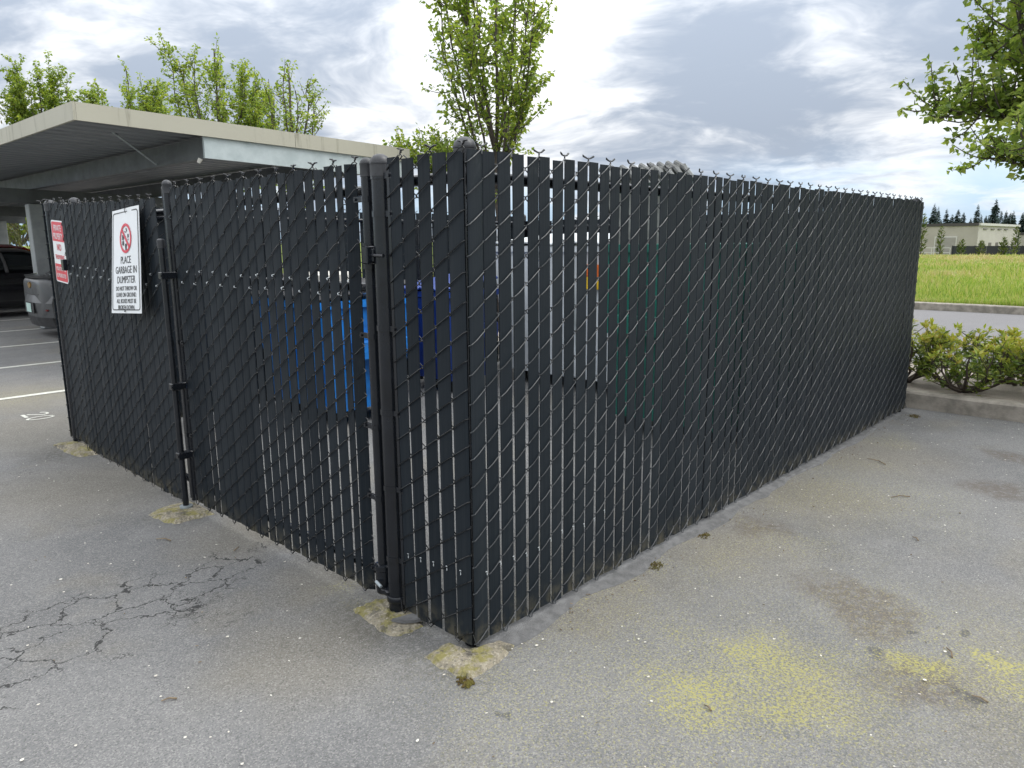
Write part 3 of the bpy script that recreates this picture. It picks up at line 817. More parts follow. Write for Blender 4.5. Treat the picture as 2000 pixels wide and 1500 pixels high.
for poly in ([(-.050, .020), (-.026, .024), (-.026, -.006), (-.050, -.010)], [(-.050, -.016), (-.026, -.012), (-.024, -.042), (-.048, -.040)], [(-.008, -.040), (.016, -.036), (.014, -.068), (-.004, -.070)],
             [(.004, .058), (.016, .060), (.024, .040), (.016, .038)], [(-.012, .044), (.010, .038), (.008, .032), (-.014, .038)], [(.030, .022), (.046, .024), (.048, .004), (.032, .000)], [(.036, -.006), (.044, -.005), (.043, -.014), (.036, -.014)], [(-.004, -.034), (.012, -.031), (.016, -.037), (-.006, -.040)]):
    mb.prism([(cx+x, cy+y) for x, y in poly], 0, .0006)
drape(mb.build('litter_pictogram', M['signblack'], sg, off=False), .0022)
mb = MB(); mb.tube([(.02, H_/2-.03, .010), (.018, H_/2-.01, .016), (.016, H_/2+.012, .004), (.016, H_/2+.02, -.02)], .0022, 5); mb.tube([(.0, -H_/2+.016, .006), (.0, -H_/2+.008, .009)], .004, 6)
mb.build('tie_wire', M['signblack'], sg, off=False)

# red and white trespass sign, partly behind the hinge post
ps = sign_root('trespass_sign', 'red and white PRIVATE PROPERTY NO TRESPASSING sign half hidden behind the gate post', Vector((.014, 4.385, 1.502)), Matrix(((0, 0, -1), (-1, 0, 0), (0, 1, 0))))
ps.rotation_mode = 'QUATERNION'; ps.rotation_quaternion = ps.rotation_quaternion @ Matrix.Rotation(R(-3.5), 3, 'Z').to_quaternion()
W2, H2 = .27, .455
plate(ps, 'plate', rounded(W2, H2, .022), -.0012, .0, M['signwhite'])
plate(ps, 'red_panel', [(-W2/2+.010, .075), (W2/2-.010, .075), (W2/2-.010, H2/2-.022), (W2/2-.022, H2/2-.010), (-W2/2+.022, H2/2-.010), (-W2/2+.010, H2/2-.022)], .0004, .0012, M['signred'])
plate(ps, 'red_panel', [(-W2/2+.010, -.092), (-W2/2+.010, -H2/2+.022), (-W2/2+.022, -H2/2+.010), (W2/2-.022, -H2/2+.010), (W2/2-.010, -H2/2+.022), (W2/2-.010, -.092)], .0004, .0012, M['signred'])
for body, size, y, xs, mt in (('PRIVATE', .064, .170, .70, 'signwhite'), ('PROPERTY', .064, .110, .66, 'signwhite'), ('NO', .070, .030, .85, 'signred'), ('TRESPASSING', .046, -.042, .72, 'signred'), ('VIOLATORS WILL', .040, -.128, .66, 'signwhite'), ('BE PROSECUTED', .040, -.178, .66, 'signwhite')):
    put_text(ps, body, size, 0, y, M[mt], xs, .0020)

# ------------------------------------------------------------------ concrete footings
def footing(label, poly, h, seed, z=.003):
    r = random.Random(seed); P = []
    n_ = len(poly)
    for i in range(n_):
        a = Vector(poly[i]); b_ = Vector(poly[(i+1) % n_]); m_ = max(2, int((b_-a).length/.022))
        for k in range(m_):
            q = a.lerp(b_, k/m_); P.append((q.x+r.uniform(-.008, .008), q.y+r.uniform(-.008, .008)))
    c = Vector((sum(p[0] for p in P)/len(P), sum(p[1] for p in P)/len(P)))
    mb = MB(); V = []; rings = 6; N = len(P)
    for j in range(rings):
        t = j/(rings-1)*.93
        for p in P:
            zz = -.01 if j == 0 else h*(1-math.exp(-j*1.2)) + r.uniform(-.003, .003)
            V.append((p[0]+(c.x-p[0])*t, p[1]+(c.y-p[1])*t, max(zz, -.01)+z))
    F = [(j*N+i, j*N+(i+1) % N, (j+1)*N+(i+1) % N, (j+1)*N+i) for j in range(rings-1) for i in range(N)]; F.append(tuple((rings-1)*N+i for i in range(N)))
    mb.add(V, F); o = mb.build('concrete_footing', M['footing'], smooth=False); tag(o, label, 'footing', 'concrete footings under the fence'); return o


f1 = footing('mossy L-shaped concrete footing at the near fence corner', [(-.15, .12), (-.165, .05), (-.155, -.05), (-.15, -.125), (-.05, -.125), (.05, -.115), (.155, -.09), (.14, -.03), (.04, .0), (.0, .02), (-.02, .06), (-.03, .14)], .018, 1)
f2 = footing('broken mossy footing under the hinge post of the near gate', [(-.12, .64), (-.13, .56), (-.145, .45), (-.145, .33), (-.09, .29), (0, .28), (.06, .42), (.07, .58), (.01, .65)], .014, 2)
f3 = footing('yellowed concrete footing around the foot of the drop rod', [(-.25, 2.48), (-.24, 2.27), (-.19, 2.19), (.03, 2.19), (.03, 2.50), (-.13, 2.54)], .020, 3)
f4 = footing('mossy footing at the foot of the far left panel', [(-.13, 4.66), (-.14, 4.3), (-.10, 4.08), (.02, 4.05), (.06, 4.42), (.02, 4.66)], .016, 4)
# torn flaps of asphalt by the hinge post and a patch strip along the side
mb = MB(); mb.prism([(-.085, .40), (-.06, .345), (-.02, .315), (.035, .30), (.045, .335), (.0, .375), (-.04, .385)], .020, .032, .05)
tag(mb.build('asphalt_flap', M['tar']), 'torn grey asphalt flap lying on the hinge post footing', 'asphalt flap')
mb = MB(); r = random.Random(5); V = []; N = 46
for i in range(N+1):
    x = .03+i*.1; wv = .055+.02*math.sin(i*.8)+r.uniform(-.008, .008)
    V += [(x, -wv*(1.2 if i < 25 else .8), .001), (x, -wv*.6, .012), (x, .03, .014)]
mb.add(V, [(3*i+j, 3*i+3+j, 3*i+4+j, 3*i+1+j) for i in range(N) for j in range(2)])
tag(mb.build('patch_strip', M['tar'], smooth=True), kind='structure')
# moss cushions
def moss(label, x, y, r_, h, seed):
    r = random.Random(seed); mb = MB()
    for k in range(int(90*max(1, r_/.026)**1.6)):
        a = r.uniform(0, 6.28); d = r_*math.sqrt(r.random())*r.uniform(.6, 1.15); s_ = r.uniform(.0028, .0062)*h
        px_, py_ = x+d*math.cos(a)*1.5+.3*d*math.sin(a), y+d*math.sin(a)
        mb.lathe([(s_*1.2, 0), (s_*1.1, s_*.5), (s_*.6, s_*.9), (s_*.1, s_*1.1)], (px_, py_, .002+r.uniform(0, .006)*(1-d/r_/1.3)), 5)
    o = mb.build('moss_clump', M['moss'], smooth=True); tag(o, label, 'moss', 'moss cushions on the asphalt', 'stuff')
moss('brown moss cushion at the tip of the corner footing', -.148, -.10, .026, .7, 1)
moss('olive moss cushion beside the brown one at the corner footing', -.158, -.135, .018, .7, 2)
moss('flat moss tuft along the foot of the long side', 1.13, -.10, .035, .5, 3)
moss('moss tuft farther along the foot of the long side', 1.62, -.09, .03, .5, 4)
moss('moss cushion near the far end of the long side', 5.3, -.13, .05, .5, 6)

# ------------------------------------------------------------------ dumpsters inside the enclosure
def dumpster(label, loc, rz, L, D, H, mat, lid=True, lidmat='rubber', taper=.12, ribs=3):
    d = root('dumpster', label, 'dumpster', loc, 'bins inside the enclosure', rz, local=True)
    zb = .14; x0, x1, y0, y1 = -L/2, L/2, -D/2, D/2
    mb = MB(); mb.hexa([(x0+.05, y0+taper, zb), (x1-.05, y0+taper, zb), (x1-.05, y1-.04, zb), (x0+.05, y1-.04, zb), (x0, y0, H), (x1, y0, H), (x1, y1, H), (x0, y1, H)])
    mb.build('body', M[mat], d, off=False)
    mb = MB()
    for a, b_ in (((x0-.03, y0-.03, H-.06), (x1+.03, y0+.01, H)), ((x0-.03, y1-.01, H-.06), (x1+.03, y1+.03, H)), ((x0-.03, y0+.012, H-.06), (x0+.01, y1-.012, H)), ((x1-.01, y0+.012, H-.06), (x1+.03, y1-.012, H))): mb.box(a, b_)
    mb.build('rim', M[mat], d, off=False)
    for i in range(ribs):
        x = x0+L*(i+.5)/ribs; mb = MB(); mb.hexa([(x-.04, y0+taper-.03, zb+.02), (x+.04, y0+taper-.03, zb+.02), (x+.04, y0+taper+.02, zb+.02), (x-.04, y0+taper+.02, zb+.02), (x-.04, y0-.022, H-.07), (x+.04, y0-.022, H-.07), (x+.04, y0+.02, H-.07), (x-.04, y0+.02, H-.07)])
        mb.build('rib', M[mat], d, off=False)
    for s_ in (-1, 1):
        mb = MB(); xa = s_*(L/2+.01); mb.box((min(xa, xa+s_*.12), y0+.25, H*.55), (max(xa, xa+s_*.12), y1-.1, H*.55+.14)); mb.build('fork_pocket', M[mat], d, off=False)
        for yy in (y0+taper+.12, y1-.16):
            mb = MB(); xx = s_*(L/2-.2); mb.tube([(xx-.025, yy, .075), (xx+.025, yy, .075)], .072, 14); mb.box((xx-.035, yy-.03, .09), (xx+.035, yy+.03, .145)); mb.build('caster', M['rubber'], d, off=False)
    if lid:
        mb = MB(); nb = 8; V = []
        for i in range(nb*2+1):
            x = x0-.02+(L+.04)*i/(nb*2); z = H+.02+(.025 if i % 2 else 0)
            V += [(x, y0-.05, z-.0), (x, y1+.02, z+.10), (x, y1+.02, z+.085), (x, y0-.05, z-.015)]
        k = nb*2
        mb.add(V, [(4*i, 4*i+4, 4*i+5, 4*i+1) for i in range(k)]+[(4*i+3, 4*i+2, 4*i+6, 4*i+7) for i in range(k)]+[(4*i, 4*i+3, 4*i+7, 4*i+4) for i in range(k)]+[(4*i+1, 4*i+5, 4*i+6, 4*i+2) for i in range(k)])
        mb.build('lid', M[lidmat], d, off=False)
    return d


dumpster('bright blue steel dumpster seen through the gap beside the gate post', (1.98, 3.86, 0), R(-90), 1.12, .9, 1.08, 'blue')
dumpster('dark navy bin glimpsed between the slats of the corner panel', (3.50, 3.98, 0), R(-90), .72, .72, 1.06, 'navy', lidmat='navy')
pg = dumpster('pale grey steel bin glimpsed through the near slats, with an orange and yellow sticker', (4.62, 3.05, 0), R(-90), 1.7, 1.0, 1.50, 'palegrey', lidmat='palegrey', ribs=4)
mb = MB(); mb.box((.36, -.515, 1.08), (.74, -.49, 1.20)); mb.build('yellow_sticker', M['yellow'], pg, off=False)
mb = MB(); mb.box((.36, -.52, 1.205), (.74, -.495, 1.32)); mb.build('orange_sticker', M['orange'], pg, off=False)
gd = dumpster('green steel dumpster behind the long side, its ribbed grey lid flung open above the fence', (3.95, 1.08, 0), 0, 1.7, 1.15, 1.52, 'green', lid=False, ribs=4)
# open lid of the green dumpster: ribbed sheet leaning up at the back
mb = MB(); nb = 9; V = []
hx0, hx1, hy = -.70, .62, .60
for i in range(nb*2+1):
    t = i/(nb*2); x = hx0+(hx1-hx0)*t; o_ = .030 if i % 2 else 0
    topz = 2.10+.15*t; topy = hy+.10
    for th in (0, -.012):
        V += [(x, hy+o_+th, 1.50), (x, topy+o_+th, topz-.10), (x, topy+.05+o_+th, topz)]
k = nb*2; F = []
for i in range(k):
    a = 6*i; b_ = 6*(i+1)
    for j in range(2): F += [(a+j, b_+j, b_+j+1, a+j+1), (a+3+j, a+4+j, b_+4+j, b_+3+j)]
    F += [(a+2, b_+2, b_+5, a+5), (a, a+3, b_+3, b_)]
mb.add(V, F); ld = mb.build('lid', M['lidgrey'], gd, off=False)
for i in range(nb):
    x = hx0+(hx1-hx0)*(i+.5)/nb; t = (i+.5)/nb; z = 2.11+.15*t
    MB().tube([(x-.05, hy-.02, z-.16), (x+.02, hy+.12, z-.045), (x+.07, hy+.24, z+.012), (x+.075, hy+.25, z+.012)], [.024, .027, .027, .015], 8).build('lid_rib', M['lidgrey'], ld, off=False)
mb = MB(); mb.add([(hx1+.005, hy-.15, 1.9), (hx1+.005, hy+.32, 1.9), (hx1+.005, hy+.14, 2.24), (hx1+.03, hy-.15, 1.9), (hx1+.03, hy+.32, 1.9), (hx1+.03, hy+.14, 2.24)], [(0, 2, 1), (3, 4, 5), (0, 1, 4, 3), (1, 2, 5, 4), (2, 0, 3, 5)])
mb.build('lid_gusset', M['galv'], ld, off=False)
# pale boxes lying on the blue dumpster
for i, (x, y, sx, sy, sz, lb) in enumerate(((1.75, 3.60, .30, .40, .08, 'flat pale cardboard box on the blue dumpster lid, nearer one'), (2.15, 4.10, .34, .36, .07, 'flat pale cardboard box on the blue dumpster lid, farther one'))):
    mb = MB(); mb.bevbox((x-sx/2, y-sy/2, 1.215), (x+sx/2, y+sy/2, 1.215+sz), .006); o = mb.build('cardboard_box', M['cardboard']); tag(o, lb, 'box', 'boxes on the blue dumpster')

# ------------------------------------------------------------------ carport
cp = root('carport', 'long flat carport with beige fascia and galvanised beams over the parking stalls', 'carport', (2.5, 7.0, 0))
RX0, RX1, RY0, RY1 = 1.05, 5.55, 7.0, 27.0
zt = lambda x: 3.02-.027*(x-RX0)
FH = .185
def sbox(x0, x1, y0, y1, top, bot):
    """box whose top and bottom follow the roof fall along X"""
    return [(x0, y0, bot(x0)), (x1, y0, bot(x1)), (x1, y1, bot(x1)), (x0, y1, bot(x0)), (x0, y0, top(x0)), (x1, y0, top(x1)), (x1, y1, top(x1)), (x0, y1, top(x0))]
for x0, x1, y0, y1 in tuple((RX0, RX0+.03, RY0+i*3.34, min(RY1, RY0+i*3.34+3.334)) for i in range(6)) + ((RX1-.03, RX1, RY0, RY1), (RX0+.032, RX0+2.6, RY0, RY0+.03), (RX0+2.606, RX1-.032, RY0, RY0+.03), (RX0+.032, RX1-.032, RY1-.03, RY1)):
    MB().hexa(sbox(x0, x1, y0, y1, zt, lambda x: zt(x)-FH)).build('fascia_board', M['fascia'], cp)
# ribbed deck, ribs run across between the girders
mb = MB(); V = []; per = .30; y = RY0+.035; ypts = []
while y < RY1-.04:
    ypts += [(y, 0), (y+.15, 0), (y+.19, .045), (y+.26, .045)]; y += per
for yy, dz in ypts:
    if yy > RY1-.035: break
    for x in (RX0+.035, RX1-.035): V.append((x, yy, zt(x)-.155+dz))
for yy, dz in ypts:
    if yy > RY1-.035: break
    for x in (RX0+.035, RX1-.035): V.append((x, yy, zt(x)-.04))
nh = len(V)//2
F = [(2*i, 2*i+1, 2*i+3, 2*i+2) for i in range(nh//2-1)] + [(nh+2*i, nh+2*i+2, nh+2*i+3, nh+2*i+1) for i in range(nh//2-1)]
mb.add(V, F); mb.build('roof_deck', M['deck'], cp)
gb = lambda x: zt(x)-.44; gt = lambda x: zt(x)-.205
def channel(x0, x1, y0, y1, top, bot, mat, name='girder'):
    o = MB().hexa(sbox(x0, x1, y0, y1, top, bot)).build(name, M[mat], cp); return o
gz = lambda c: (lambda x: c)
channel(2.45, 2.57, 7.075, 26.6, gz(2.79), gz(2.55), 'girder'); channel(4.62, 4.74, 7.075, 26.6, gz(2.735), gz(2.49), 'girder')
for y in (7.034, 26.62): channel(2.447, 5.45, y, y+.04, lambda x: 2.80-.027*(x-2.45), lambda x: 2.552-.027*(x-2.45), 'channel', 'end_channel')
for y in (14.05, 20.6, 26.0): channel(1.2, 5.4, y, y+.14, lambda x: 2.548-.027*(x-2.45), lambda x: 2.30-.027*(x-2.45), 'girder', 'cross_beam')
for y in (14.0, 20.55, 25.95):
    for x in (2.38, 4.6):
        mb = MB(); mb.bevbox((x, y, 0), (x+.26, y+.24, 2.29), .012); po = mb.build('post', M['postgrey'], cp)
        mb = MB(); mb.box((x-.03, y-.03, 0), (x+.29, y+.27, .015)); mb.build('base_plate', M['girder'], po)
MB().tube([(1.72, 7.86, 2.87), (2.44, 8.42, 2.575)], .010, 8).build('brace_rod', M['channel'], cp)
MB().tube([(2.40, 7.12, 2.50), (2.42, 7.10, 2.545)], [.02, .028], 7).build('wasp_nest', M['cardboard'], cp)

# ------------------------------------------------------------------ cars
M['silver'] = simple('grey_car_paint', (.068, .071, .075), .42, metal=.35, var=.08, scale=3, coat=.25)
M['blackpaint'] = simple('black_car_paint', (.008, .008, .010), .22, var=.1, scale=3, coat=.8)
M['redpaint'] = simple('red_car_paint', (.16, .012, .014), .25, var=.1, scale=3, coat=.8)
M['carglass'] = simple('tinted_glass', (.012, .015, .017), .05, var=.1, spec=.7)
M['carblack'] = simple('car_trim', (.022, .022, .024), .55)
M['taillight'] = simple('tail_light', (.17, .012, .014), .12, coat=.6)
M['plate'] = simple('number_plate', (.42, .60, .55), .45, c2=(.52, .66, .62), scale=30)
M['gold'] = simple('gold_emblem', (.66, .42, .16), .3, metal=.7)
M['chrome'] = simple('chrome', (.6, .6, .62), .12, metal=1)


def loft(stations, sec, cap=True):
    V = []; k = None
    for s_ in stations:
        q = sec(s_); k = len(q)*2-2
        pts = [(s_[0], y, z) for y, z in q] + [(s_[0], -y, z) for y, z in q[-2:0:-1]]
        V += pts
    N = len(stations)
    F = [(i*k+j, i*k+(j+1) % k, (i+1)*k+(j+1) % k, (i+1)*k+j) for i in range(N-1) for j in range(k)]
    if cap: F += [tuple(range(k-1, -1, -1)), tuple((N-1)*k+j for j in range(k))]
    return MB().add(V, F)


def car(label, loc, rz, paint, tall=0.0, rear=False):
    c = root('parked_car', label, 'car', loc, 'cars parked under the carport', rz, local=True)
    T = tall
    # x from the tail (0) to the nose (4.5): x, half width, bottom, top
    st = [(0.00, .50, .42, .93), (.03, .66, .34, .985), (.10, .79, .27, 1.01), (.24, .865, .23, 1.025), (.55, .895, .21, 1.03), (1.1, .90, .20, 1.01), (2.0, .90, .19, .99), (2.9, .90, .19, .97), (3.35, .895, .20, .95), (3.9, .87, .22, .86), (4.25, .80, .25, .76), (4.42, .66, .30, .68), (4.47, .50, .36, .62)]
    st = [(x, hw, zb, z+T*.3) for x, hw, zb, z in st]
    def sec(s_):
        x, hw, zb, z1 = s_; h = z1-zb
        return [(0, zb), (hw*.80, zb), (hw*.93, zb+.05), (hw*.985, zb+.28*h), (hw, zb+.5*h), (hw*.985, zb+.72*h), (hw*.95, zb+.88*h), (hw*.88, z1-.012), (hw*.7, z1+.004), (0, z1+.02)]
    body = loft(st, sec).build('body', M[paint], c, True, off=False)
    md = body.modifiers.new('sub', 'SUBSURF'); md.levels = md.render_levels = 2
    gs = [(.30, .60, .99, 1.06), (.75, .72, .98, 1.22), (1.3, .76, .96, 1.36), (1.9, .775, .94, 1.425), (2.45, .775, .93, 1.42), (2.9, .75, .92, 1.29), (3.42, .68, .90, .97)]
    gs = [(x, hw, zb+T*.25, z+T) for x, hw, zb, z in gs]
    def gsec(s_):
        x, hw, zb, z1 = s_; h = z1-zb
        return [(0, zb), (hw*1.12, zb), (hw*1.02, zb+.45*h), (hw*.90, zb+.82*h), (hw*.78, z1-.02), (hw*.55, z1), (0, z1+.012)]
    gh = loft(gs, gsec).build('greenhouse', M['carglass'], c, True, off=False)
    md = gh.modifiers.new('sub', 'SUBSURF'); md.levels = md.render_levels = 2
    # roof skin and pillars over the glass
    rs = [(.95, .66, 0, 1.285), (1.35, .70, 0, 1.375), (1.9, .715, 0, 1.435), (2.45, .71, 0, 1.43), (2.72, .68, 0, 1.365)]
    rs = [(x, hw, zb, z+T) for x, hw, zb, z in rs]
    def rsec(s_):
        x, hw, zb, z1 = s_
        return [(0, z1-.015), (hw*.6, z1-.03), (hw*.97, z1-.075), (hw, z1-.065), (hw*.8, z1-.012), (hw*.5, z1+.004), (0, z1+.012)]
    loft(rs, rsec).build('roof', M[paint], c, True, off=False)
    for s_ in (-1, 1):
        MB().tube([(2.68, s_*.665, 1.345+T), (3.02, s_*.745, 1.17+T*.8), (3.42, s_*.79, .95+T*.3)], [.035, .035, .03], 8).build('pillar', M[paint], c, True, off=False)
        MB().tube([(2.02, s_*.745, 1.34+T), (2.06, s_*.82, 1.16+T*.7), (2.08, s_*.865, .96+T*.3)], [.03, .032, .035], 8).build('pillar', M['carblack'], c, True, off=False)
        MB().tube([(1.05, s_*.69, 1.28+T), (.72, s_*.76, 1.12+T*.7), (.45, s_*.82, 1.0+T*.3)], [.05, .06, .05], 8).build('pillar', M[paint], c, True, off=False)
        m_ = MB(); m_.bevbox((2.95, min(s_*.90, s_*1.06), .95+T*.3), (3.08, max(s_*.90, s_*1.06), 1.07+T*.3), .025); m_.build('mirror', M[paint], c, True, off=False)
        for x in (.85, 3.62):
            m_ = MB(); yw = s_*.80
            m_.tube([(x, yw-.10, .32), (x, yw-.09, .32), (x, yw+.09, .32), (x, yw+.10, .32)], [.26, .315, .315, .26], 22); wh = m_.build('wheel', M['rubber'], c, True, off=False)
            m_ = MB(); ya = yw+s_*.101
            m_.tube([(x, ya-.004, .32), (x, ya+.004, .32)], .20, 18); m_.build('rim', M['chrome'], wh, True, off=False)
        # tail lights wrap round the corners
        P = []
        for x, y, za, zb in ((.025, .46, .76, .80), (.075, .67, .745, .86), (.17, .80, .75, .90), (.32, .878, .77, .91), (.46, .897, .80, .90)):
            P.append((x-.010, s_*y, za+T*.2)); P.append((x-.006, s_*(y-.012), zb+T*.2))
        m_ = MB(); q = [Vector(v) for v in P]; back = [(v.x+.03, v.y*.94, v.z) for v in q]
        n_ = len(P)
        m_.add(P+back, [(2*i, 2*i+2, 2*i+3, 2*i+1) for i in range(n_//2-1)] + [(2*i, n_+2*i, n_+2*i+2, 2*i+2) for i in range(n_//2-1)] + [(2*i+1, 2*i+3, n_+2*i+3, n_+2*i+1) for i in range(n_//2-1)] + [(0, 1, n_+1, n_), (n_-2, 2*n_-2, 2*n_-1, n_-1)])
        m_.build('tail_light', M['taillight'], c, False, off=False)
        if rear:
            m_ = MB(); m_.bevbox((.045, min(s_*.50, s_*.74), .47), (.075, max(s_*.50, s_*.74), .505), .006); m_.build('reflector', M['taillight'], c, off=False)
    if rear:
        # raised lip along the boot, bumper step, diffuser, plate and emblem
        V = []; N = 13
        for i in range(N):
            y = -.74+1.48*i/(N-1); x = .02+.16*(abs(y)/.74)**2.4
            V += [(x-.045, y, 1.045), (x+.10, y, 1.06), (x+.10, y, 1.02), (x-.02, y, 1.005)]
        F = [(4*i+j, 4*i+4+j, 4*i+4+(j+1) % 4, 4*i+(j+1) % 4) for i in range(N-1) for j in range(4)] + [(0, 1, 2, 3), (4*N-1, 4*N-2, 4*N-3, 4*N-4)]
        MB().add(V, F).build('boot_lip', M[paint], c, True, off=False)
        def wrap(name, z0, z1, y0, d0, d1, mat, pw=2.6):
            V = []; N = 17
            for i in range(N):
                y = -y0+2*y0*i/(N-1); x = .015+.17*(abs(y)/.88)**pw
                V += [(x-d0, y, z0), (x-d1, y, z1), (x+.10, y*.97, z1), (x+.10, y*.97, z0)]
            F = [(4*i+j, 4*i+(j+1) % 4, 4*i+4+(j+1) % 4, 4*i+4+j) for i in range(N-1) for j in range(4)] + [(0, 3, 2, 1), (4*N-4, 4*N-3, 4*N-2, 4*N-1)]
            return MB().add(V, F).build(name, M[mat], c, True, off=False)
        wrap('bumper', .60, .72, .84, .055, .018, paint); wrap('bumper', .36, .598, .84, .035, .055, paint); wrap('diffuser', .20, .358, .78, .0, .033, 'carblack')
        m_ = MB(); m_.box((-.046, -.30, .415), (-.038, .30, .60)); m_.build('plate_recess', M['carblack'], c, off=False)
        m_ = MB(); m_.bevbox((-.058, -.155, .43), (-.049, .155, .585), .004); m_.build('number_plate', M['plate'], c, off=False)
        e = [(-.085, .0), (-.085, .028), (-.035, .028), (-.027, .05), (.032, .05), (.024, .028), (.085, .028), (.073, -.028), (.024, -.028), (.016, -.05), (-.043, -.05), (-.035, -.028), (-.098, -.028)]
        V = [(-.012, -y, .885+z) for y, z in e]+[(.01, -y, .885+z) for y, z in e]; n_ = len(e)
        MB().add(V, [tuple(range(n_)), tuple(range(2*n_-1, n_-1, -1))]+[(i, n_+i, n_+(i+1) % n_, (i+1) % n_) for i in range(n_)]).build('emblem', M['gold'], c, off=False)
        m_ = MB(); m_.tube([(.012, -.50, .742), (-.006, 0, .728), (.012, .50, .742)], .007, 6); m_.build('boot_seam', M['carblack'], c, off=False)
    return c


car('dusty grey hatchback, its tail with gold emblem and pale plate facing the camera', (1.93, 12.80, 0), R(-3), 'silver', rear=True)
car('black car side-on beyond the grey hatchback', (.55, 17.95, 0), 0, 'blackpaint', tall=.04)
car('dark red car just showing above the black car', (.95, 20.35, 0), 0, 'redpaint', tall=.14)

# ------------------------------------------------------------------ trees
def leaf_quads(C, D, Nn, ln, wd, fold=.25):
    """C centres of leaf base, D direction, Nn normal, arrays -> verts, faces (2 tris per leaf)"""
    n_ = len(C); side = np.cross(D, Nn); side /= np.linalg.norm(side, axis=1)[:, None]+1e-9
    ln = ln[:, None]; wd = wd[:, None]
    V = np.empty((n_, 4, 3), np.float32)
    V[:, 0] = C; V[:, 2] = C+D*ln
    mid = C+D*ln*.45
    V[:, 1] = mid+side*wd*.5+Nn*wd*fold; V[:, 3] = mid-side*wd*.5+Nn*wd*fold
    b_ = np.arange(n_)[:, None]*4
    F = np.concatenate([b_+np.array([[0, 1, 2]]), b_+np.array([[0, 2, 3]])])
    return V.reshape(-1, 3), F


def unit(a): return a/(np.linalg.norm(a, axis=1)[:, None]+1e-9)


def pear(label, base, H, z0, Rm, seed, nl=9, nsh=150, leaf=.055, mat='pearleaf', spread=.35, stems=1, trunk_r=.07, tip=.55, cluster=5, lean=(0, 0), low=0, lowdir=None, lowz=None, lowr=1.25):
    r = np.random.default_rng(seed); t = root('pear_tree', label, 'tree', base, 'pear trees along the planting bed')
    bx, by, bz = base; mb = MB(); limbs = []
    top = H*.93
    def path(p0, p1, out, n_=7):
        P = []
        for i in range(n_):
            s_ = i/(n_-1); q = p0*(1-s_)+p1*s_
            q = q + out*math.sin(math.pi*min(s_*1.05, 1))*.5 + r.normal(0, .02, 3)*(1 if 0 < i < n_-1 else 0); P.append(q)
        return P
    trunk = path(np.array([bx, by, bz]), np.array([bx+lean[0], by+lean[1], top]), np.array([.04, .03, 0]), 12)
    mb.tube(trunk, list(np.linspace(trunk_r, .012, 12)), 9); limbs.append((trunk, .30))
    for i in range(nl):
        a = 2.4*i + r.uniform(-.4, .4); s_ = r.uniform(.0, .55) if i > 1 else 0.0
        zs = z0 + (H*.72-z0)*s_ - .25
        k = min(11, max(1, int(zs/top*11))); p0 = np.array(trunk[k])
        ro = Rm*(1-.55*s_)*r.uniform(.65, 1.0); ze = min(H*r.uniform(.80, .99), zs + (H-zs)*r.uniform(.60, .98))
        p1 = np.array([p0[0]+ro*math.cos(a), p0[1]+ro*math.sin(a), ze])
        out = np.array([math.cos(a), math.sin(a), -.1])*ro*spread
        L = path(p0, p1, out, 9); mb.tube(L, list(np.linspace(trunk_r*.5, .006, 9)), 6); limbs.append((L, .15))
    for i in range(low):
        a = r.uniform(0, 6.28) if lowdir is None else lowdir+r.normal(0, .5)
        zz_ = z0 + (lowz-z0)*(i/max(1, low-1)) if lowz else z0
        p0 = np.array(trunk[min(10, max(1, int(zz_/top*11)))]); rl = Rm*lowr*r.uniform(.8, 1.12); p1 = p0+np.array([rl*math.cos(a), rl*math.sin(a), r.uniform(.1, .5)+.18*rl])
        L = path(p0, p1, np.array([0, 0, .12]), 7); mb.tube(L, list(np.linspace(trunk_r*.35, .006, 7)), 5); limbs.append((L, .35))
    C = []
    for i in range(nsh):
        L, t0 = limbs[r.integers(len(limbs))]; s_ = r.uniform(t0, 1.0); k = s_*(len(L)-1); a_ = int(min(k, len(L)-2)); p0 = np.array(L[a_])*(1-(k-a_))+np.array(L[a_+1])*(k-a_)
        if p0[2] < z0*.85: continue
        ra = p0[:2]-np.array([bx, by]); rn = ra/(np.linalg.norm(ra)+.05)
        d = np.array([rn[0]*.55, rn[1]*.55, r.uniform(.25, .95)])+r.normal(0, .45, 3); d /= np.linalg.norm(d)
        ln = tip*r.uniform(.5, 1.25)*(1-.45*s_)
        p1 = p0+d*ln; p1[2] += ln*.25
        m_ = 5; P = [p0*(1-q)+p1*q+np.array([0, 0, -.12*ln*math.sin(math.pi*q)]) for q in np.linspace(0, 1, m_)]
        mb.tube(P, list(np.linspace(.009, .0035, m_)), 4)
        for q in np.linspace(.15, 1.0, max(3, int(ln/.065))): C.append(p0*(1-q)+p1*q)
    mb.build('trunk', M['bark'], t, True)
    C = np.repeat(np.array(C), cluster, 0); n_ = len(C)
    D = r.normal(0, 1, (n_, 3)); D[:, 2] = D[:, 2]*.6-.25; D = unit(D)
    Nn = r.normal(0, .55, (n_, 3)); Nn[:, 2] += .8; Nn = unit(Nn - D*np.sum(Nn*D, 1)[:, None])
    C = C + D*r.uniform(.0, .045, (n_, 1)) + r.normal(0, .018, (n_, 3))
    ln = leaf*r.uniform(.7, 1.3, n_)
    V, F = leaf_quads(C, D, Nn, ln, ln*.68)
    np_mesh('crown', V, F, M[mat], t); return t


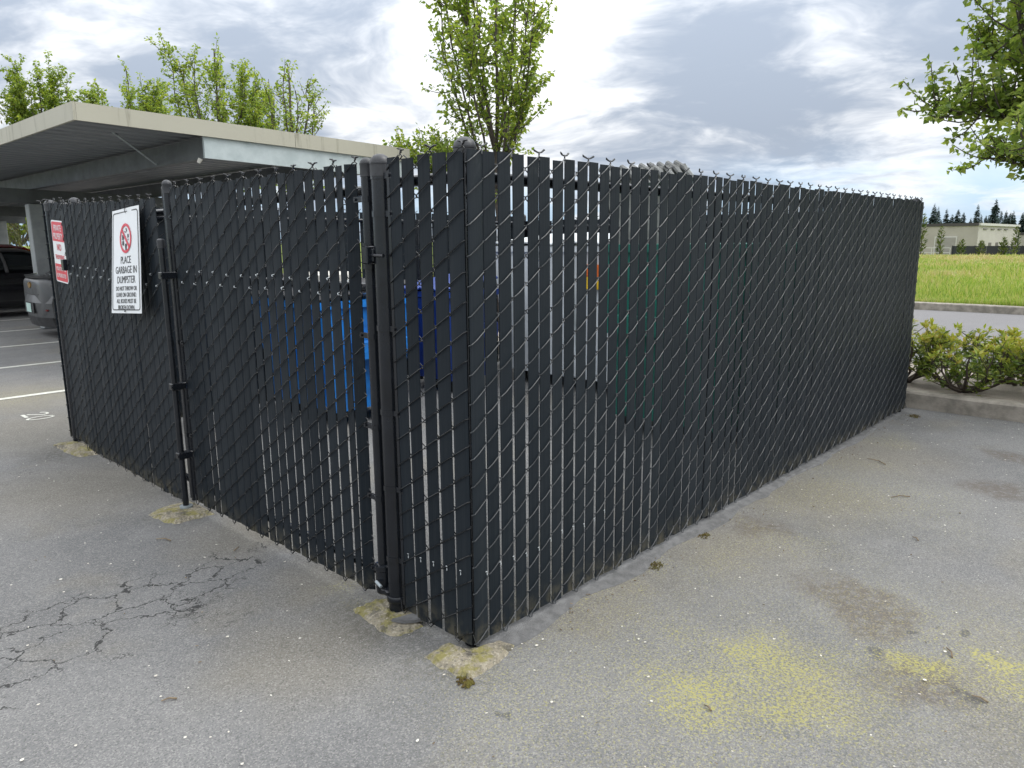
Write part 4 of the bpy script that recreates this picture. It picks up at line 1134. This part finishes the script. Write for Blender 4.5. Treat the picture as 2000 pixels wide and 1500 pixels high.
pear('slender pear tree rising right behind the near fence corner', (6.85, 6.45, .1), 6.6, 2.5, .92, 5, nl=13, nsh=390, leaf=.074, tip=.62, trunk_r=.045, spread=.5, low=4, lowdir=2.5, lowr=1.5, cluster=5)
pear('broad pear tree whose crown enters the frame at the right edge', (7.1, -1.42, .1), 6.6, 1.85, 1.5, 23, nl=16, nsh=1750, leaf=.070, mat='pearleaf2', tip=.62, trunk_r=.08, spread=.8, low=40, lowz=5.2, lowr=1.18, cluster=6)
pear('tall pear tree above the carport, the highest of its group', (7.1, 15.9, .1), 6.5, 2.9, 1.2, 41, nl=11, nsh=300, leaf=.080, tip=.75, spread=.5)
pear('sparse pear tree above the carport, rightmost of its group', (7.1, 12.75, .1), 5.6, 2.6, .72, 52, nl=8, nsh=170, leaf=.070, tip=.6, cluster=4, spread=.5)
pear('dense pear tree above the carport, leftmost of its group', (7.1, 21.2, .1), 6.9, 2.7, 1.2, 63, nl=11, nsh=310, leaf=.090, tip=.75, spread=.5)
pear('round-topped pear tree standing alone above the carport corner', (8.3, 33.2, .1), 9.2, 3.2, 1.2, 74, nl=13, nsh=430, leaf=.115, tip=.8, spread=.45, trunk_r=.1)

# drooping cedar behind the carport, at the left edge
def cedar(label, base, H, Rm, seed):
    r = np.random.default_rng(seed); t = root('cedar_tree', label, 'tree', base); mb = MB(); bx, by, bz = base
    mb.tube([(bx, by, bz+H*s_) for s_ in np.linspace(0, 1, 8)], list(np.linspace(.28, .02, 8)), 9)
    C = []; D = []
    for i in range(95):
        s_ = r.uniform(.10, .98); a = r.uniform(0, 6.28); ln = Rm*(1-.75*s_)*r.uniform(.7, 1.1)
        p0 = np.array([bx, by, bz+H*s_]); dr = np.array([math.cos(a), math.sin(a), 0])
        P = [p0+dr*ln*q+np.array([0, 0, .25*ln*q-.55*ln*q*q]) for q in np.linspace(0, 1, 6)]
        mb.tube(P, list(np.linspace(.045, .01, 6)), 5)
        for q in np.linspace(.2, 1, int(10+ln*9)):
            p = p0+dr*ln*q+np.array([0, 0, .25*ln*q-.55*ln*q*q]); hang = r.uniform(.25, .9)
            off = r.normal(0, .10, 3)
            for z in np.arange(0, hang, .07): C.append(p+off+np.array([0, 0, -z])+r.normal(0, .02, 3)); D.append([r.normal(0, .35)+dr[0]*.3, r.normal(0, .35)+dr[1]*.3, -1])
    mb.build('trunk', M['bark'], t, True)
    C = np.array(C); D = unit(np.array(D)); n_ = len(C); Nn = unit(np.cross(D, r.normal(0, 1, (n_, 3)))); ln = r.uniform(.12, .22, n_)
    V, F = leaf_quads(C, D, Nn, ln, ln*.35, .1); np_mesh('crown', V, F, M['cedar'], t)


cedar('drooping cedar behind the carport at the left edge', (5.9, 36.6, 0), 10.5, 3.3, 3)
pear('leafy tree far behind the carport posts, seen beneath the roof', (10.3, 46.5, 0), 6.0, .9, 3.2, 85, nl=14, nsh=420, leaf=.16, tip=1.1, spread=.6, trunk_r=.12)


def shrubby(label, x, y, seed, Rm, H, nst, z=.105):
    r = np.random.default_rng(seed); t = root('shrub', label, 'shrub', (x, y, z), 'evergreen shrubs in the planting bed'); mb = MB(); tips = []; inner = []
    for i in range(nst):
        a = 2*math.pi*i/nst+r.uniform(-.3, .3); ro = Rm*r.uniform(.35, 1.0)
        p0 = np.array([x+.05*math.cos(a), y+.05*math.sin(a), z]); p1 = np.array([x+ro*math.cos(a), y+ro*math.sin(a), z+H*r.uniform(.62, .86)])
        P = [p0*(1-q)+p1*q+np.array([math.cos(a)*.12*ro*math.sin(math.pi*q), math.sin(a)*.12*ro*math.sin(math.pi*q), -.10*H*math.sin(math.pi*q)])+r.normal(0, .008, 3) for q in np.linspace(0, 1, 6)]
        mb.tube(P, list(np.linspace(.017, .006, 6)), 6)
        for j in range(10):
            q = r.uniform(.3, 1); k = q*5; b_ = int(min(k, 4)); s0 = P[b_]*(1-(k-b_))+P[b_+1]*(k-b_)
            d = np.array([r.normal(0, .5)+.3*math.cos(a), r.normal(0, .5)+.3*math.sin(a), r.uniform(.15, 1.0)]); d /= np.linalg.norm(d); ln = r.uniform(.10, .26)
            s1 = s0+d*ln; s1[2] = min(s1[2], z+H*r.uniform(.9, 1.05)); mb.tube([s0, (s0+s1)/2+np.array([0, 0, -.01]), s1], [.005, .004, .003], 4); tips.append(s1)
            for _ in range(2): inner.append(s0*(.5)+s1*.5+r.normal(0, .03, 3))
    mb.build('stem', M['stem'], t, True)
    def rosettes(pts, m_, lmin, lmax, upb, mat, name):
        pts = np.array(pts); C = np.repeat(pts, m_, 0); n_ = len(C); D = r.normal(0, 1, (n_, 3)); D[:, 2] = np.abs(D[:, 2])*.6+upb; D = unit(D)
        Nn = r.normal(0, .4, (n_, 3)); Nn[:, 2] += .9; Nn = unit(Nn-D*np.sum(Nn*D, 1)[:, None]); C = C+r.normal(0, .012, (n_, 3)); ln = r.uniform(lmin, lmax, n_)
        V, F = leaf_quads(C, D, Nn, ln, ln*.36, .3); np_mesh(name, V, F, M[mat], t)
    rosettes(inner, 4, .05, .085, -.15, 'shrubleaf', 'foliage')
    tp = [p for p in tips if p[2] > z+H*.62]; lo = [p for p in tips if p[2] <= z+H*.62]
    if lo: rosettes(lo, 7, .05, .085, .1, 'shrubleaf', 'foliage')
    rosettes(tp, 11, .045, .080, .35, 'shrubtip', 'young_foliage')


shrubby('yellow-green shrub tucked against the far end of the fence', 6.42, .28, 4, .52, .58, 12)
shrubby('multi-stemmed yellow-green shrub just behind the kerb', 6.25, -.30, 7, .60, .56, 14)
shrubby('yellow-green shrub cut by the right edge of the picture', 6.35, -1.05, 9, .58, .58, 13)
shrubby('yellow-green shrub behind the others, towards the driveway', 6.95, -.62, 12, .45, .5, 9)

# ------------------------------------------------------------------ field, far buildings, horizon trees
r = nrng; n_ = 90000
ang = r.uniform(R(2), R(34), n_); dist = 18.2*(66/18.2)**(r.uniform(0, 1, n_)**1.15)
X = CAM[0]+dist*np.cos(ang); Y = CAM[1]+dist*np.sin(ang); ok = (X > 16.70) & (X < 66)
edge = (r.uniform(0, 1, n_) < .16); X = np.where(edge, 16.72+r.exponential(.35, n_), X); ok = (X > 16.70) & (X < 66)
X, Y = X[ok], Y[ok]; n_ = len(X)
Z = np.interp(X, [p[0] for p in prof], [p[1] for p in prof])
clump = np.sin(X*.9+2*np.sin(Y*.5))*np.cos(Y*.8+X*.23)*.5+.5
h = r.uniform(.08, .24, n_)*(.55+.8*clump)*np.where(X > 40, .75, 1); wd = .010+.0009*X
D = np.stack([r.normal(0, .28, n_), r.normal(0, .28, n_), np.ones(n_)], 1); D = unit(D); sd_ = unit(np.stack([r.normal(0, 1, n_), r.normal(0, 1, n_), np.zeros(n_)], 1))
dry = (np.sin(X*.31+1.3*np.sin(Y*.9))*np.cos(Y*.37+X*.11)+.5*np.sin(X*1.1)*np.sin(Y*1.7) + np.clip((X-28)/30, -.4, 1.0) + r.normal(0, .55, n_)) > .75
h = np.where(dry, h*1.25, h)
B = np.stack([X, Y, Z-.01], 1); V = np.empty((n_, 3, 3), np.float32); V[:, 0] = B-sd_*wd[:, None]*.5; V[:, 1] = B+sd_*wd[:, None]*.5; V[:, 2] = B+D*h[:, None]
for nm, msk, mt, lb in (('field_grass', ~dry, 'grass', 'rough bright green meadow grass across the driveway'), ('dry_grass', dry, 'straw', 'straw-coloured dry grass mixed into the meadow')):
    Vv = V[msk].reshape(-1, 3); tag(np_mesh(nm, Vv, np.arange(len(Vv)).reshape(-1, 3), M[mt]), lb, 'grass', kind='stuff')

M['tan'] = simple('tan_wall', (.34, .315, .285), .85, var=.05, scale=.3); M['tandoor'] = simple('tan_door', (.27, .255, .24), .7, var=.05, scale=1); M['paleTan'] = simple('pale_tan_wall', (.40, .38, .355), .85, var=.04, scale=.3)
M['roofdark'] = simple('dark_roof_trim', (.045, .04, .042), .6, var=.1, scale=.5); M['whitetrim'] = simple('white_trim', (.50, .49, .47), .6, var=.05); M['darkdoor'] = simple('dark_doorway', (.10, .09, .085), .6); M['blackfence'] = simple('far_black_fence', (.018, .02, .026), .6, var=.1, scale=.4)


def warehouse(label, bx, by, lx, ly, zb, ztp, wa, wb, doors_left, doors_right):
    b = root('warehouse', label, 'building', (bx, by, zb), 'low buildings beyond the field')
    o = MB(); o.box((bx, by, zb), (bx+lx, by+ly, ztp-.5)); o.build('wall', M[wa], b)
    MB().box((bx-.15, by-.05, ztp-.5), (bx+lx, by+ly, ztp)).build('roof', M['roofdark'], b)
    MB().box((bx+.2, by-.40, ztp-.45), (bx+lx, by-.06, ztp-.02)).build('roof_trim', M['whitetrim'], b)
    MB().box((bx+.02, by-.10, zb), (bx+lx, by-.002, ztp-.46)).build('front_wall', M[wb], b)
    for y, w2, h2 in doors_left:
        fr_ = MB(); fr_.box((bx-.10, by+y-.18, zb), (bx-.002, by+y+w2+.18, zb+h2+.18)); f_ = fr_.build('door_frame', M['whitetrim'], b)
        MB().box((bx-.14, by+y, zb), (bx-.10, by+y+w2, zb+h2)).build('door', M['tandoor'], f_)
    for x, w2, h2 in doors_right:
        MB().box((bx+x, by-.16, zb), (bx+x+w2, by-.10, zb+h2)).build('door', M['darkdoor'], b)
        MB().box((bx+x+.5, by-.25, ztp-1.1), (bx+x+w2+1.2, by-.10, ztp-.95)).build('wall_light', M['darkdoor'], b)
    MB().box((bx-.35, by+16, ztp-1.3), (bx-.02, by+16.5, ztp-.95)).build('wall_light', M['darkdoor'], b)
    return b


warehouse('low tan warehouse with dark roof trim beyond the field', 149.5, 28.6, 36, 34, -1.6, 3.95, 'tan', 'paleTan', [(3.2, 3.2, 3.1), (8.6, 3.2, 3.1), (14.6, 3.4, 3.1), (20.5, 3.2, 3.1)], [(3, 2.2, 2.1), (9, 2.2, 2.1), (15, 2.2, 2.1), (21, 2.2, 2.1), (30, 2.4, 2.1)])
warehouse('distant beige building at the right edge of the picture', 190, 5, 30, 24, -1.6, 2.4, 'paleTan', 'paleTan', [(6, 3, 2.4)], [(4, 2, 2)])
bf = root('privacy_fence', 'distant black fence along the back of the field', 'fence', (90, 2, -1.2))
for i in range(16):
    y0 = 2+i*1.05*1.0
    MB().box((90, y0, -1.3), (90.06, y0+1.03, .62)).build('fence_panel', M['blackfence'], bf)
for i in range(0, 17, 2): MB().box((89.92, 2+i*1.05-.05, -1.3), (89.99, 2+i*1.05+.05, .66)).build('post', M['blackfence'], bf)
pg_ = root('pipe_fence', 'pale pipe fence left of the distant black fence', 'fence', (90, 19, -1.2))
for y in np.arange(19, 30, 1.8): MB().tube([(90, y, -1.3), (90, y, .45)], .04, 6).build('post', M['whitetrim'], pg_)
for z in (.42, -.1, -.6): MB().tube([(90, 19, z), (90, 29.8, z)], .035, 6).build('rail', M['whitetrim'], pg_)
lp = root('lamp_post', 'far lamp post with a pale globe at the right', 'lamp', (110, 14.9, -1.5)); MB().tube([(110, 14.9, -1.6), (110, 14.9, 1.75)], [.09, .06], 8).build('pole', M['blackfence'], lp)
MB().lathe([(.05, 0), (.22, .1), (.30, .3), (.22, .52), (.06, .62)], (110, 14.9, 1.75), 12).build('globe', M['whitetrim'], lp, True)


def spire(label, name, base, H, Rm, seed, mat, group, cat='tree', nf=260, col_=False):
    """narrow conifer: trunk plus layered drooping fronds"""
    r = np.random.default_rng(seed); t = root(name, label, cat, base, group); bx, by, bz = base
    MB().tube([(bx, by, bz), (bx, by, bz+H*.9)], [H*.014+.02, .02], 6).build('trunk', M['bark'], t)
    s_ = r.uniform(.04 if col_ else .03, 1, nf)**.9; a = r.uniform(0, 6.28, nf)
    rad = Rm*((1-s_)**.8*.92+.05)*r.uniform(.55, 1.15, nf) if not col_ else Rm*np.sin(np.pi*np.clip(s_*.92+.06, 0, 1))**.7*r.uniform(.6, 1.1, nf)
    C = np.stack([np.full(nf, bx)+.0*a, np.full(nf, by), bz+H*s_], 1)
    D = np.stack([np.cos(a), np.sin(a), np.full(nf, -.35 if not col_ else .9)+r.normal(0, .15, nf)], 1); D = unit(D)
    Nn = np.tile(np.array([[0, 0, 1.]]), (nf, 1)); Nn = unit(Nn-D*np.sum(Nn*D, 1)[:, None]+r.normal(0, .2, (nf, 3)))
    if col_: C = C+np.stack([np.cos(a)*rad*.6, np.sin(a)*rad*.6, np.zeros(nf)], 1); ln = rad*1.0+.12
    else: ln = rad
    V, F = leaf_quads(C, D, Nn, ln, ln*(.55 if not col_ else .5), .15); np_mesh('crown', V, F, M[mat], t)


rr = random.Random(31)
for i in range(68):
    a = R(5.5+i*.205+rr.uniform(-.1, .1)); d_ = rr.uniform(330, 430); Hc = rr.uniform(7.5, 12.5)*(1.15 if i % 5 == 0 else 1)*(1.0 if i > 12 else .8)
    spire('dark conifer in the tree line on the horizon', 'conifer_tree', (CAM[0]+d_*math.cos(a), CAM[1]+d_*math.sin(a), -1.6), Hc*rr.uniform(.75, 1.2)+3.0, Hc*rr.uniform(.34, .46), 100+i, 'conifer', 'conifers on the horizon', nf=420)
for i, (px_, dd, Hs, lb) in enumerate(((6.9, 84, 1.7, 'short sapling at the right end of the black fence'), (8.5, 84, 4.2, 'tall thin sapling in front of the pale warehouse front'), (9.9, 84, 1.9, 'small sapling against the black fence below the pale warehouse front'), (11.1, 84, 1.6, 'small sapling against the black fence near the warehouse corner'), (12.2, 84, 1.7, 'small sapling against the middle of the black fence'),
        (13.4, 86, 3.0, 'pale bushy sapling at the left end of the black fence'), (14.5, 84, 4.2, 'tall ragged sapling before the warehouse garage doors'), (9.3, 88, 2.9, 'pale sapling behind the black fence near the warehouse front'))):
    a = R(px_); x = CAM[0]+dd*math.cos(a); y = CAM[1]+dd*math.sin(a)
    spire(lb, 'sapling', (x, y, -1.0), Hs+.6, .32 if Hs < 4 else .38, 200+i, 'thuja', 'columnar saplings along the far fence', nf=150, col_=True)

# ------------------------------------------------------------------ litter on the ground
r = np.random.default_rng(77); n_ = 620
U = r.uniform(0, 1, n_); X = np.where(U < .62, r.uniform(-.3, 5.5, n_), r.uniform(-1.6, .0, n_)); Y = np.where(U < .62, -r.uniform(.05, 3.2, n_), r.uniform(-1.0, 5.5, n_))
m_ = (U > .90); X = np.where(m_, r.uniform(2.2, 5.5, n_), X); Y = np.where(m_, -np.abs(r.normal(.15, .35, n_))-.06, Y)
k_ = (r.uniform(0, 1, n_) > .965); X = np.where(k_, 5.55-np.abs(r.normal(0, .1, n_)), X); Y = np.where(k_, r.uniform(-2.5, -.1, n_), Y)
V = []; F = []
for i in range(n_):
    s_ = abs(r.normal(.0030, .0014))+.0014; o_ = len(V); a0 = r.uniform(0, 6.28); asp = r.uniform(.55, 1); z = .0045+r.uniform(0, .002)
    for q in range(6):
        a = a0+q*math.pi/3; rr_ = s_*r.uniform(.8, 1.15); lx = rr_*math.cos(a-a0); ly = rr_*math.sin(a-a0)*asp
        V.append((X[i]+lx*math.cos(a0)-ly*math.sin(a0), Y[i]+lx*math.sin(a0)+ly*math.cos(a0), z+r.uniform(0, .0015)))
    F.append(tuple(range(o_, o_+6)))
tag(MB().add(V, F).build('fallen_petals', M['petal']), 'tiny white petals scattered over the asphalt', 'petals', kind='stuff')
mb = MB()
for i in range(150):
    x = rr.uniform(.3, 5.4); y = -abs(rr.gauss(.09, .05))-.01
    if i > 90: x, y = rr.uniform(-1.2, 4.5), rr.uniform(-2.0, -.2) if rr.random() < .6 else rr.uniform(.3, 3.0)
    if y > 0 and x > -.1: x = -.15-rr.random()
    a = rr.uniform(0, 6.28); l_ = rr.uniform(.004, .012)
    mb.tube([(x, y, .006), (x+l_*math.cos(a), y+l_*math.sin(a), .008)], rr.uniform(.0015, .003), 4)
for x, y, a, l_ in ((1.18, -1.36, .3, .07), (.95, -1.52, 1.2, .05), (3.0, -.72, 2.2, .12), (2.3, -.95, .6, .05), (-.32, 1.98, 1.9, .09), (-.16, 1.60, .4, .05), (.28, -.85, 1.0, .035), (3.6, -.4, .9, .16), (-.9, .55, 2.4, .05)):
    mb.tube([(x, y, .006), (x+l_*.5*math.cos(a), y+l_*.5*math.sin(a), .010), (x+l_*math.cos(a+.2), y+l_*math.sin(a+.2), .006)], [.0035, .003, .002], 5)
tag(mb.build('ground_debris', M['debris']), 'small dark twigs and crumbs scattered on the asphalt', 'debris', kind='stuff')
